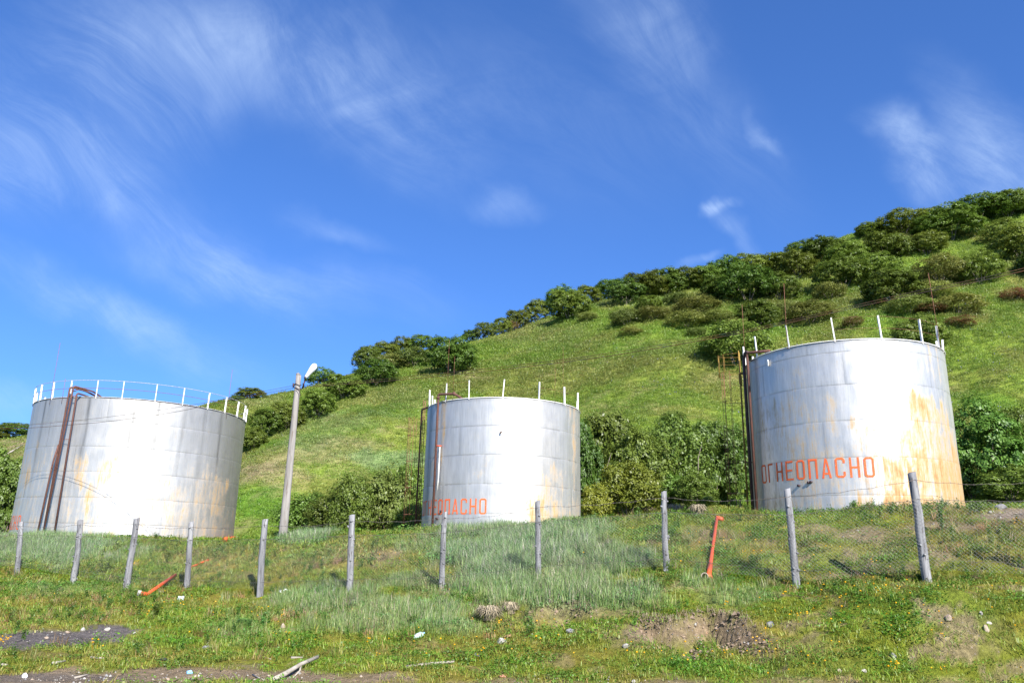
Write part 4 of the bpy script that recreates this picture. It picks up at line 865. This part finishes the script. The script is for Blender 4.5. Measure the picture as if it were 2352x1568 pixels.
def stick(pts, r, label, name='branch', mat=None, cat='branch'):
    P_ = [gp(p[0], p[1], .02+(p[2] if len(p) > 2 else 0)) for p in pts]; n = len(P_)
    o = MB().tube(P_, [r*(1-.45*i/(n-1)) for i in range(n)], 7, wob=.25).build(name, mat or M_stick); return tag(o, label, cat)
bl = empty('branch', gp(640, 1562), 'forked bleached branch on the bare dirt at the bottom edge', 'branch')
P1 = [gp(628, 1566, .03), gp(655, 1555, .05), gp(690, 1540, .09), gp(728, 1528, .12)]
MB().tube(P1, [.035, .034, .03, .026], 8, wob=.2).build('limb', M_stick, bl)
MB().tube([P1[2], gp(688, 1545, .03), gp(672, 1556, .0)], [.018, .012, .008], 6).build('side_twig', M_stick, bl)
stick([(932, 1535), (985, 1530, .02), (1043, 1525, .02)], .028, 'straight pale stick lying in the short grass at the bottom')
stick([(580, 1552), (608, 1566)], .012, 'thin twig beside the forked branch')
stick([(120, 1526), (150, 1520)], .022, 'short pale stick at the lower left, below the dark gravel')
stick([(208, 1512), (238, 1514)], .020, 'short grey stick just right of the lower-left pale stick')
stick([(0, 1530), (18, 1530)], .03, 'weathered bit of wood at the left edge')
stick([(170, 1560), (200, 1552)], .016, 'thin brown twig on the dirt at the lower left')
stick([(592, 1508), (622, 1516)], .014, 'thin pale stick in grass above the forked branch')
stick([(668, 1513), (695, 1512)], .02, 'flat grey stick in the grass left of centre, near the bottom')
stick([(1385, 1146+2), (1395, 1162, .5)], .02, 'short broken stake behind the fence, right of the middle tank', 'stake', cat='stake') if hit(1385, 1165) is not None else None
o = stick([(8, 1052, .3), (32, 1038, .3), (52, 1026, .3)], .18, 'fallen pole lying on the bare slope at the far left', 'fallen_pole', M_stick, 'pole')
rock(1153, 1478, 26, 16, M_rockw, 'pale rounded stone at the bottom centre beside a brick-coloured one', seed=1)
rock(1166, 1464, 22, 9, M_brick, 'brick-coloured stone just behind the pale rounded one', seed=2)
rock(1095, 1507, 16, 9, M_rockg, 'grey stone in the grass left of the pale rounded one', seed=3)
rock(1154, 1555, 20, 8, M_brick, 'reddish brick lump at the bottom edge', 'brick', 'brick_lump', seed=4)
rock(2052, 1513, 22, 16, M_rockg, 'smooth grey round stone at the bottom right', seed=5)
rock(2178, 1424, 18, 14, M_rockt, 'tan angular stone in the grass right of the last post', seed=6)
rock(2265, 1452, 17, 18, M_rockt, 'largest tan stone at the right side', seed=7)
rock(2272, 1434, 14, 8, M_rockw, 'flat pale stone above the largest tan one', seed=8)
rock(2254, 1412, 9, 10, M_rockw, 'small white stone standing above the flat pale one', seed=9)
rock(1928, 1543, 14, 8, M_rockt, 'small tan stone at the bottom, right of centre', seed=10)
rock(1984, 1543, 14, 8, M_rockw, 'small pale stone left of the round grey one', seed=11)
rock(1770, 1438, 20, 14, M_rockg, 'grey clod at the right end of the dirt scarp', seed=12)
rock(1597, 1437, 9, 8, M_rockw, 'white pebble on the dirt face of the scarp', seed=13)
rock(1620, 1455, 12, 7, M_brick, 'orange pebble low on the dirt scarp', seed=14)
rock(1438, 1486, 18, 10, M_rockw, 'flat pale stone below the left end of the scarp', seed=15)
rock(1455, 1567, 10, 8, M_rockw, 'white pebble cut by the bottom edge', seed=16)
rock(190, 1448, 13, 9, M_rockw, 'pale stone at the top edge of the dark gravel', seed=17)
rock(246, 1448, 16, 9, M_rockw, 'pale stone at the right corner of the dark gravel', seed=18)
rock(155, 1454, 12, 7, M_rockt, 'small tan stone in the middle of the gravel edge', seed=19)
rock(105, 1466, 12, 6, M_rockt, 'small tan stone at the left of the gravel edge', seed=20)
rock(310, 1458, 12, 8, M_rockw, 'whitish stone just right of the dark gravel', seed=28)
rock(475, 1489, 22, 8, M_rockg, 'flat grey stone right of the dark gravel', seed=21)
rock(650, 1441, 14, 12, M_rockt, 'tan clod in the grass left of centre', seed=22)
rock(385, 1562, 10, 7, M_rockt, 'tan pebble on the dirt strip', seed=23)
rock(1310, 1442+9, 22, 9, M_rockg, 'dull stone half hidden below the straw ledge', seed=24)
rock(2300, 1168, 30, 12, M_rockg, 'grey rubble heap lump on the crest at the far right', 'stone', seed=25)
rock(2242, 1176, 14, 8, M_rockw, 'pale rubble stone on the crest right of the tank', seed=26)
rock(2275, 1178, 10, 7, M_rockw, 'whitish rubble stone on the crest near the right edge', seed=27)
# pebbles: uncountable
mb = MB(); rg = np.random.default_rng(12)
def scatter_px(lst, n):
    out = []
    for (cx, cy, rx, ry, s) in lst:
        for k in range(n):
            px = cx+rg.normal()*rx*.5; py = cy+rg.normal()*ry*.5
            if 0 < px < 2352 and 1160 < py < 1568: out.append((px, py))
    return out
oct_ = [(1, 0, 0), (0, 1, 0), (-1, 0, 0), (0, -1, 0), (0, 0, 1), (0, 0, -1)]; octf = [(0, 1, 4), (1, 2, 4), (2, 3, 4), (3, 0, 4), (1, 0, 5), (2, 1, 5), (3, 2, 5), (0, 3, 5)]
pp = [(1600, 1450, 150, 26, 1), (1720, 1475, 90, 20, 1), (380, 1554, 380, 12, 1), (200, 1560, 240, 10, 1), (150, 1462, 170, 22, 1), (640, 1550, 160, 12, 1), (2310, 1178, 60, 10, 1), (2200, 1470, 160, 70, 1), (2150, 1210, 110, 14, 1), (1300, 1560, 300, 10, 1), (1980, 1225, 90, 20, 1), (890, 1290, 70, 16, 1)]
PT_ = {'a': MB(), 'b': MB(), 'c': MB()}
for (px, py) in scatter_px(pp, 80):
    g = hit(px, py)
    if g is None: continue
    s = rg.uniform(.006, .018)*(1+rg.random()**6*1.6); v = np.array(oct_)*s*C(1, 1, .7)*rg.uniform(.7, 1.3, 3)+rg.normal(size=(6, 3))*s*.12
    PT_['abc'[rg.integers(3)]].add(v+g, octf)
for k, mt in (('a', M_rockg), ('b', M_rockt), ('c', M_rockw)): PT_[k].build('pebbles', mt, None, True, kind='stuff')

cl = MB(); hang = MB(); rg2 = np.random.default_rng(44)
for P_c, dep, wd_, wob_, sd_ in _c[:2]:
    xs2 = rg2.uniform(P_c[0][0]+.2, P_c[-1][0]-.2, 900 if dep > .35 else 300); yl2 = np.interp(xs2, [q[0] for q in P_c], [q[1] for q in P_c])+wob_*(fbm(xs2*1.6, xs2*0+3, sd_)-.5)*2
    M_root = noisy('dry roots', (.26, .21, .15), (.17, .13, .09), 14, .9)
    for xx, yy in zip(xs2, yl2):
        if rg2.random() < .8:
            y2 = yy-rg2.uniform(-.02, .5)*(1+rg2.random()); z2 = H(xx, y2)[0]; sz = rg2.uniform(.006, .022)*(1+1.2*rg2.random()**5)
            cl.add(np.array(oct_)*sz*rg2.uniform(.6, 1.4, 3)+rg2.normal(size=(6, 3))*sz*.25+C(xx, y2, z2+sz*.3), octf)
        else:
            b_ = C(xx, yy+rg2.uniform(.0, .10), 0); b_[2] = H(b_[0], b_[1])[0]+.02; ln = .05+.24*rg2.random()**2; o2 = C(rg2.normal()*.9, -1, 0); p1 = b_+o2*ln*.45+C(0, 0, .03); p2 = p1+C(rg2.normal()*.04, -.06, -ln*.9)
            hang.add([b_-C(.002, 0, 0), b_+C(.002, 0, 0), p1+C(.0025, 0, 0), p1-C(.0025, 0, 0), p2], [(0, 1, 2, 3), (3, 2, 4)])
cl.build('soil_clods', M_soil, None, False, kind='stuff'); hang.build('hanging_straw', M_root, None, False, kind='stuff')
def crumpled(px, py, w, h, mat, label, cat, name):
    g = gp(px, py); dist = (g-CAM)@f_; W = w/FPX*dist; Hh = h/FPX*dist; bm = bmesh.new(); bmesh.ops.create_icosphere(bm, subdivisions=3, radius=.5); s0 = px*.37
    for v in bm.verts:
        n_ = vnoise(np.array([v.co.x*5+s0]), np.array([v.co.y*5+v.co.z*4]), 3)[0]; f2 = vnoise(np.array([v.co.x*11+s0]), np.array([v.co.z*11-v.co.y*9]), 5)[0]
        v.co *= .55+.6*n_+.3*f2; v.co = Vector((v.co.x*W, v.co.y*W*.6, v.co.z*Hh*1.2))+Vector((g[0], g[1], g[2]+Hh*.4))
    me = bpy.data.meshes.new(name); bm.to_mesh(me); bm.free(); me.materials.append(mat); return tag(link(name, me), label, cat)
crumpled(656, 1361, 12, 9, M_wplas, 'crumpled white plastic scrap in the grass under the sixth fence bay', 'litter', 'plastic_scrap')
crumpled(645, 1386-25, 8, 6, M_wplas, 'small white plastic bit beside the crumpled scrap', 'litter', 'plastic_scrap')
crumpled(415, 1380, 14, 12, M_plas, 'pale blue plastic bag in the grass right of the left red pipe', 'litter', 'plastic_bag')
crumpled(435, 1546, 14, 7, M_blue, 'bright blue plastic scrap on the dirt strip', 'litter', 'plastic_scrap')
crumpled(376, 1517, 20, 6, M_black, 'flat black scrap in the short grass', 'litter', 'rubber_scrap')
o = crumpled(56, 1556, 12, 10, M_wplas, 'round white plastic cup lid at the bottom left corner', 'litter', 'cup_lid')
crumpled(370, 1365, 14, 8, M_wplas, 'whitish paper scrap right of the left red pipe', 'litter', 'paper_scrap')
# a crushed bottle
A = gp(952, 1468, .03); Bq = gp(972, 1458, .03); bo = empty('plastic_bottle', A, 'crushed clear plastic bottle lying in the grass at the bottom centre', 'bottle')
MB().tube([A, A*.8+Bq*.2, A*.5+Bq*.5, A*.25+Bq*.75, Bq], [.03, .052, .042, .05, .018], 10, wob=.3).build('body', M_plas, bo); dd = (Bq-A)/np.linalg.norm(Bq-A)
MB().tube([Bq, Bq+dd*.03], .018, 8).build('cap', M_blue, bo)

# straw tussocks and leafy plants
def tussock(px, py, w, h, label, mat, n=420, name='straw_tussock', cat='tussock', droop=1.0, group=None):
    g = gp(px, py); dist = (g-CAM)@f_; W = w/FPX*dist/2; Hh = h/FPX*dist; rg = random.Random(int(px*3+py)); mb = MB()
    for k in range(n):
        q_ = rg.uniform(0, 6.283); r_ = math.sqrt(rg.random())*W*.5; b_ = g+np.array([math.cos(q_)*r_, math.sin(q_)*r_, 0]); L_ = Hh*rg.uniform(.6, 1.1); q2 = q_+rg.uniform(-.6, .6)
        o_ = np.array([math.cos(q2), math.sin(q2), 0]); p1 = b_+o_*W*.25*droop+np.array([0, 0, L_*.8]); p2 = b_+o_*W*.8*droop*rg.uniform(.6, 1.2)+np.array([0, 0, L_*(1-.75*droop*rg.uniform(.3, 1))])
        s_ = np.array([-o_[1], o_[0], 0])*rg.uniform(.005, .010)
        mb.add([b_-s_, b_+s_, p1+s_, p1-s_, p2], [(0, 1, 2, 3), (3, 2, 4)])
    return mb.build(name, mat, None, False, label=label, cat=cat, group=group)
M_gpl = noisy('green plant leaves', (.055, .125, .022), (.09, .17, .035), 9, .8)
M_gpd = noisy('dark green plant leaves', (.035, .085, .02), (.06, .12, .03), 9, .8)
tussock(1122, 1424, 70, 38, 'large drooping tussock of dead straw below the eighth post', M_straw, 420)
tussock(1172, 1408, 44, 30, 'smaller dead straw tussock right of the large one', M_straw, 260)
tussock(1550, 1180, 60, 26, 'straw-topped hummock behind the fence, right of the tenth post', M_straw, 260)
tussock(1604, 1184, 46, 30, 'round straw hummock above the top of the red pipe', M_straw, 300)
tussock(1490, 1182, 50, 20, 'dry hummock behind the fence, left of the tenth post', M_straw, 400)
tussock(560, 1600-160, 50, 22, 'blue-green tuft of tall grass right of the dark gravel', M_gpl, 260, 'grass_tuft', 'grass tuft', .6)
def plant(px, py, w, h, label, n=260, mat=None, stemsn=9):
    g = gp(px, py); dist = (g-CAM)@f_; W = w/FPX*dist/2; Hh = h/FPX*dist; rg = np.random.default_rng(int(px+py)); C_ = []; N__ = []
    root = empty('weed_plant', g, label, 'plant', 'leafy weeds on the bank'); mb = MB()
    for k in range(stemsn):
        q_ = rg.uniform(0, 6.28); r_ = W*rg.uniform(.1, .9); hh = Hh*rg.uniform(.7, 1.05); tip = g+C(math.cos(q_)*r_, math.sin(q_)*r_, hh); mb.tube([g, g*.5+tip*.5+C(0, 0, .1*Hh), tip], .004, 3, cap=False)
        for j in range(n//stemsn):
            s = rg.uniform(.2, 1.); C_.append(g*(1-s)+tip*s+C(0, 0, .2*Hh*s*(1-s))+rg.normal(size=3)*C(1, 1, .5)*.03); N__.append(rg.normal(size=3)*.6+C(0, -.2, .8))
    mb.build('stalks', M_gpd, root)
    me = leaf_mesh('foliage', np.array(C_), np.array(N__), .018, mat or M_leafb, rg, rg.random(len(C_))); link('foliage', me, root)
plant(357, 1418, 26, 36, 'dark upright weed standing alone in front of the left red pipe', 500)
plant(318, 1420, 12, 36, 'thin weed just left of the dark upright weed', 160, None, 4)
plant(238, 1318, 60, 46, 'broad blue-green leafy weed between the second and third posts', 900)
plant(383, 1292, 44, 30, 'leafy weed behind the fence between third and fourth posts', 500)
plant(345, 1290, 18, 34, 'narrow weed behind the fence right of the third post', 160)
plant(2165, 1225, 22, 75, 'tall weed against the right tank beside the last post', 520)
plant(2250, 1176, 40, 30, 'weed in front of the right corner of the right tank', 320)
plant(1730, 1312, 36, 40, 'leafy weed left of the eleventh post', 420)
plant(1766, 1330, 34, 26, 'blue-green weed at the foot of the eleventh post', 300)
plant(950, 1440, 26, 26, 'dark weed clump at bottom centre left', 300)
plant(1540, 1320, 26, 30, 'weed at the foot of the tenth post', 300)
plant(2118, 1340, 34, 26, 'weed at the foot of the last post', 300)
plant(1280, 1205, 30, 24, 'weed at the foot of the middle tank', 260)
plant(1320, 1208, 26, 20, 'low weed at the right corner of the middle tank', 200)
plant(2050, 1178, 26, 26, 'weed on the crest in front of the right tank', 220)
plant(1965, 1170, 40, 22, 'leafy weeds on the crest left of the tank front', 300)

# ------------------------------------------------------------------ grass, flowers: uncountable, instanced clumps
SRC = {}
def src_coll(key, meshes):
    c_ = bpy.data.collections.new('source_'+key)
    for i, me in enumerate(meshes): o = bpy.data.objects.new('%s_%02d' % (key, i), me); c_.objects.link(o)
    SRC[key] = c_
def blades(seed, n, rad, hmin, hmax, w, lean, seedhead=0, brown=.06):
    rg = np.random.default_rng(seed); V = []; F = []; Cc = []
    for k in range(n):
        q_ = rg.uniform(0, 6.283); r_ = rad*math.sqrt(rg.random()); b_ = C(math.cos(q_)*r_, math.sin(q_)*r_, -.02); h = rg.uniform(hmin, hmax); a_ = rg.uniform(0, 6.283); ln = h*lean*rg.uniform(.2, 1.2); o_ = C(math.cos(a_), math.sin(a_), 0)
        s_ = C(-o_[1], o_[0], 0)*w*rg.uniform(.6, 1.2); p1 = b_+o_*ln*.35+C(0, 0, h*.6); p2 = b_+o_*ln+C(0, 0, h*(1-.35*lean*rg.random()))
        i = len(V); V += [b_-s_, b_+s_, p1+s_*.75, p1-s_*.75, p2]; F += [(i, i+1, i+2, i+3), (i+3, i+2, i+4)]
        v = rg.uniform(.72, 1.28); tint = C(1, 1, 1)*v*C(rg.uniform(.85, 1.15), 1, rg.uniform(.8, 1.2))
        if rg.random() < brown: tint = C(2.3, 1.45, 3.0)*rg.uniform(.6, 1.)
        Cc += [tint]*5
    me = mesh_from('blades', V, F, M_grass, False); a_ = me.color_attributes.new('leaf', 'FLOAT_COLOR', 'POINT'); a_.data.foreach_set('color', np.concatenate([np.array(Cc), np.ones((len(Cc), 1))], 1).ravel()); return me
def herbs(seed, n, rad, hmax, s):
    rg = np.random.default_rng(seed); V = []; F = []; Cc = []
    for k in range(n):
        q_ = rg.uniform(0, 6.283); r_ = rad*math.sqrt(rg.random()); c_ = C(math.cos(q_)*r_, math.sin(q_)*r_, rg.uniform(.01, hmax)); nn = rg.normal(size=3)*.5+C(0, 0, 1); nn /= np.linalg.norm(nn); a_ = np.cross(nn, rg.normal(size=3)); a_ /= np.linalg.norm(a_); b_ = np.cross(nn, a_)
        z = s*rg.uniform(.6, 1.4); i = len(V); V += [c_-a_*z, c_-b_*z*.6, c_+a_*z, c_+b_*z*.6]; F += [(i, i+1, i+2, i+3)]; v = rg.uniform(.65, 1.2); Cc += [C(.82, 1.05, .8)*v]*4
    me = mesh_from('herb', V, F, M_grass, False); a_ = me.color_attributes.new('leaf', 'FLOAT_COLOR', 'POINT'); a_.data.foreach_set('color', np.concatenate([np.array(Cc), np.ones((len(Cc), 1))], 1).ravel()); return me
src_coll('short', [blades(1+k, 24, .15, .025, .085, .0038, .9, brown=.12) for k in range(4)]+[herbs(20+k, 40, .14, .07, .013) for k in range(3)])
src_coll('tall', [blades(31+k, 30, .17, .22, .46, .0055, .45, brown=.18) for k in range(4)])
def weeds(seed, n, rad, hmax, s):
    rg = np.random.default_rng(seed); V = []; F = []; Cc = []
    for st in range(9):
        q_ = rg.uniform(0, 6.283); tip = C(math.cos(q_)*rad*rg.uniform(.3, 1), math.sin(q_)*rad*rg.uniform(.3, 1), hmax*rg.uniform(.6, 1.05)); tone = rg.uniform(.75, 1.2)
        for k in range(n//9):
            t_ = rg.uniform(.1, 1.); c_ = tip*t_*C(t_, t_, 1)+rg.normal(size=3)*.018; nn = rg.normal(size=3)*.7+C(0, 0, .9); nn /= np.linalg.norm(nn); a_ = np.cross(nn, rg.normal(size=3)); a_ /= np.linalg.norm(a_); b_ = np.cross(nn, a_)
            z = s*rg.uniform(.6, 1.4)*(1.2-.5*t_); i = len(V); V += [c_-a_*z, c_-b_*z*.45, c_+a_*z, c_+b_*z*.45]; F += [(i, i+1, i+2, i+3)]; Cc += [C(.82, 1.0, .9)*tone*rg.uniform(.8, 1.15)]*4
    me = mesh_from('weed', V, F, M_grass, False); a_ = me.color_attributes.new('leaf', 'FLOAT_COLOR', 'POINT'); a_.data.foreach_set('color', np.concatenate([np.array(Cc), np.ones((len(Cc), 1))], 1).ravel()); return me
src_coll('weed', [weeds(81+k, 110, .12, .26, .020) for k in range(3)]+[blades(91, 40, .10, .12, .30, .0045, .7, brown=.35), blades(92, 34, .12, .10, .28, .0045, .9, brown=.9)])
src_coll('far', [blades(41+k, 36, .36, .04, .17, .016, .8, brown=.03) for k in range(3)]+[herbs(50, 60, .34, .08, .03), herbs(51, 60, .34, .07, .026)])
def blossom(seed, n, rad, h, s, rgb):
    rg = np.random.default_rng(seed); V = []; F = []
    for k in range(n):
        q_ = rg.uniform(0, 6.283); r_ = rad*math.sqrt(rg.random()); c_ = C(math.cos(q_)*r_, math.sin(q_)*r_, h*rg.uniform(.6, 1.1)); i = len(V)
        for (x, y, z) in oct_: V.append(c_+C(x, y, z*.7)*s)
        F += [tuple(a+i for a in t_) for t_ in octf]
        i = len(V); V += [C(c_[0]-.0015, c_[1], 0), C(c_[0]+.0015, c_[1], 0), c_+C(.0015, 0, 0)]; F.append((i, i+1, i+2))
    me = mesh_from('blossom', V, F, M_grass, False); a_ = me.color_attributes.new('leaf', 'FLOAT_COLOR', 'POINT'); a_.data.foreach_set('color', np.tile([*rgb, 1.], len(V))); return me
src_coll('yellow', [blossom(1, 1, .01, .13, .017, (1, 1, 1)), blossom(2, 3, .10, .12, .015, (1, 1, 1))])
src_coll('lilac', [blossom(3, 2, .2, .30, .055, (1, 1, 1)), blossom(4, 1, .2, .30, .065, (1, 1, 1))])
def field(name, key, pts, scl, tint, idx, tilt=.18):
    n = len(pts); me = bpy.data.meshes.new(name); me.vertices.add(n); me.vertices.foreach_set('co', pts.ravel())
    rot = np.stack([rng.normal(size=n)*tilt, rng.normal(size=n)*tilt, rng.uniform(0, 6.283, n)], 1)
    for nm, ty, dt, key_ in (('rot', 'FLOAT_VECTOR', rot, 'vector'), ('scl', 'FLOAT', scl, 'value'), ('idx', 'INT', idx, 'value')):
        a_ = me.attributes.new(nm, ty, 'POINT'); a_.data.foreach_set(key_, np.asarray(dt).ravel())
    a_ = me.attributes.new('tint', 'FLOAT_COLOR', 'POINT'); a_.data.foreach_set('color', np.concatenate([tint, np.ones((n, 1))], 1).ravel())
    o = bpy.data.objects.new(name, me); COL.objects.link(o); tag(o, kind='stuff')
    g = bpy.data.node_groups.new(name+' scatter', 'GeometryNodeTree'); g.interface.new_socket('Geometry', in_out='INPUT', socket_type='NodeSocketGeometry'); g.interface.new_socket('Geometry', in_out='OUTPUT', socket_type='NodeSocketGeometry')
    gi = g.nodes.new('NodeGroupInput'); go_ = g.nodes.new('NodeGroupOutput'); ip_ = g.nodes.new('GeometryNodeInstanceOnPoints'); ci = g.nodes.new('GeometryNodeCollectionInfo')
    ci.inputs['Collection'].default_value = SRC[key]; ci.inputs['Separate Children'].default_value = True; ci.inputs['Reset Children'].default_value = True
    def na(nm, ty): x = g.nodes.new('GeometryNodeInputNamedAttribute'); x.data_type = ty; x.inputs[0].default_value = nm; return x.outputs[0]
    e2 = g.nodes.new('FunctionNodeEulerToRotation'); g.links.new(na('rot', 'FLOAT_VECTOR'), e2.inputs[0])
    g.links.new(gi.outputs[0], ip_.inputs['Points']); g.links.new(ci.outputs[0], ip_.inputs['Instance']); ip_.inputs['Pick Instance'].default_value = True
    g.links.new(na('idx', 'INT'), ip_.inputs['Instance Index']); g.links.new(e2.outputs[0], ip_.inputs['Rotation']); g.links.new(na('scl', 'FLOAT'), ip_.inputs['Scale'])
    g.links.new(ip_.outputs[0], go_.inputs[0]); md = o.modifiers.new('scatter', 'NODES'); md.node_group = g; return o
def wedge(n, y0, y1, amax=.86):
    y = np.sqrt(rng.uniform(y0*y0, y1*y1, n)); a_ = rng.uniform(-amax, amax, n); return a_*y, y
def clear_tanks(x, y, m=.1):
    ok = np.ones(len(x), bool)
    for T in TANKS.values(): ok &= np.hypot(x-T['c'][0], y-T['c'][1]) > T['R']+m
    return ok
def flat_slope(x, y, z): # keep grass off the steep little scarps
    return np.abs(H(x, y+.06)-z)/.06 < 1.4
# short turf near the camera
x, y = wedge(90000, 7.5, 30); z = H(x, y); g = cover(x, y, z); bare = np.clip(np.maximum(g['dirt'], g['grav']*1.2), 0, 1)
ok = (rng.random(len(x)) > bare*1.02) & flat_slope(x, y, z) & (rng.random(len(x)) < np.clip(.12+1.0*sst(fbm(x*1.7, y*1.7, 33, 5), .30, .60), 0, 1)); x, y, z = x[ok], y[ok], z[ok]; g = {k: v[ok] for k, v in g.items()}
herb = rng.random(len(x)) < .20+.55*sst(fbm(x*1.1, y*1.1, 44), .5, .65)*sst(x, -4, 6); idx = np.where(herb, 4+rng.integers(0, 3, len(x)), rng.integers(0, 4, len(x)))
tn = grass_rgb(g, x, y)*rng.uniform(.8, 1.25, len(x))[:, None]*np.where(herb[:, None], C(.62, .80, .75), 1)
field('short_grass', 'short', np.stack([x, y, z], 1), rng.uniform(.6, 1.35, len(x))*(1+.5*sst(y, 15, 25))*(.75+.9*fbm(x*.8, y*.8, 60)), tn, idx)
# tall blue-green grass
x, y = wedge(64000, 10.5, 34); z = H(x, y); g = cover(x, y, z); nn = fbm(x*1.3, y*1.3, 66)
dens = np.clip(g['glau'], 0, 1)*1.0+.10*sst(nn, .5, .62)*sst(y, 13, 16)+.45*sst(y, 19, 24)*sst(nn, .42, .6)*(1-.6*sst(x/np.maximum(y, 1), .15, .3))
dens = dens*(1-np.clip(g['dirt'], 0, 1))*(1-np.clip(g['grav'], 0, 1))
ok = (rng.random(len(x)) < dens) & clear_tanks(x, y); x, y, z = x[ok], y[ok], z[ok]; g = {k: v[ok] for k, v in g.items()}
field('tall_grass', 'tall', np.stack([x, y, z], 1), rng.uniform(.45, 1.1, len(x))*(.32+.75*np.clip(g['glau'], 0, 1)), grass_rgb(g, x, y)*rng.uniform(.85, 1.2, len(x))[:, None], rng.integers(0, 4, len(x)), .12)
# scattered leafy weeds, rough tufts and dead grass on the bank
x, y = wedge(26000, 10.5, 31); z = H(x, y); g = cover(x, y, z); nn = fbm(x*.8, y*.8, 166, 4); bank = sst(y, 13, 15.5)
ok = (rng.random(len(x)) < (.08+.92*bank)*.42*sst(nn, .42, .66)*(1-.6*np.clip(g['glau'], 0, 1))*(1-.75*np.clip(np.maximum(g['dirt'], g['grav']), 0, 1))) & clear_tanks(x, y); x, y, z = x[ok], y[ok], z[ok]; g = {k: v[ok] for k, v in g.items()}
kind_ = rng.random(len(x)); idx = np.where(kind_ < .48, rng.integers(0, 3, len(x)), np.where(kind_ < .8, 3, 4)); tn = grass_rgb(g, x, y)*rng.uniform(.55, 1.1, len(x))[:, None]*np.where((kind_ < .48)[:, None], C(.55, .80, .8), np.where((kind_ < .8)[:, None], C(.85, .95, 1.2), C(1.0, .85, 1.3)))
field('bank_weeds', 'weed', np.stack([x, y, z], 1), rng.uniform(.45, 1.25, len(x)), tn, idx, .15)
# platform and hillside turf
xs_, ys_ = [], []
for (n, y0, y1) in ((46000, 27, 60), (150000, 55, 120), (90000, 120, 190)):
    x, y = wedge(n, y0, y1, .80); xs_.append(x); ys_.append(y)
x = np.concatenate(xs_); y = np.concatenate(ys_); z = H(x, y); g = cover(x, y, z)
ok = (rng.random(len(x)) > np.clip(g['dirt'], 0, 1)*.95) & clear_tanks(x, y, .25); x, y, z = x[ok], y[ok], z[ok]; g = {k: v[ok] for k, v in g.items()}
herb = rng.random(len(x)) < .25; idx = np.where(herb, 3+rng.integers(0, 2, len(x)), rng.integers(0, 3, len(x)))
field('hill_grass', 'far', np.stack([x, y, z], 1), rng.uniform(.6, 1.4, len(x))*(.9+.9*sst(y, 50, 130)), grass_rgb(g, x, y)*rng.uniform(.90, 1.12, len(x))[:, None]*np.where(herb[:, None], C(.9, .96, .9), 1), idx, .2)
# buttercups on the bank, lilac flowers on the hillside
P_ = []
for (cx, cy, rx, ry, s) in [(1960, 1360, 170, 60, 130), (1750, 1440, 150, 70, 60), (1560, 1505, 160, 30, 45), (420, 1390, 170, 30, 110), (650, 1420, 180, 40, 45), (1050, 1380, 160, 60, 40), (1200, 1460, 130, 40, 30), (2200, 1430, 160, 80, 50), (1650, 1260, 130, 40, 50), (560, 1300, 120, 40, 35), (900, 1290, 200, 40, 25), (1900, 1230, 200, 30, 35), (300, 1320, 90, 40, 25), (850, 1480, 240, 30, 40), (2050, 1545, 240, 16, 30), (330, 1480, 160, 40, 14), (15, 1482, 20, 6, 14), (2300, 1200, 40, 14, 12), (1300, 1290, 90, 40, 12), (1300, 1500, 500, 40, 30)]:
    for k in range(int(s*.4)):
        px = cx+rng.normal()*rx*.55; py = cy+rng.normal()*ry*.55
        if -40 < px < 2400 and 1190 < py < 1568:
            h_ = hit(px, py)
            if h_ is not None: P_.append(h_)
P_ = np.array(P_); n = len(P_)
field('buttercups', 'yellow', P_, rng.uniform(.7, 1.35, n), np.tile(C(.86, .50, .01), (n, 1))*rng.uniform(.8, 1.1, n)[:, None], (rng.random(n) < .18).astype(int))
x, y = wedge(3600, 56, 150, .78); x = np.concatenate([x, x[:0]]); z = H(x, y); w_ = fbm(x/6, y/6, 88)*(.55+.45*sst(x, -10, 25)); ok = rng.random(len(x)) < sst(w_, .40, .58); x, y, z = x[ok], y[ok], z[ok]; n = len(x)
field('lilac_flowers', 'lilac', np.stack([x, y, z], 1), rng.uniform(.6, 1.2, n), np.tile(C(.30, .28, .55), (n, 1)), rng.integers(0, 2, n))
print('objects', len(sc.objects))
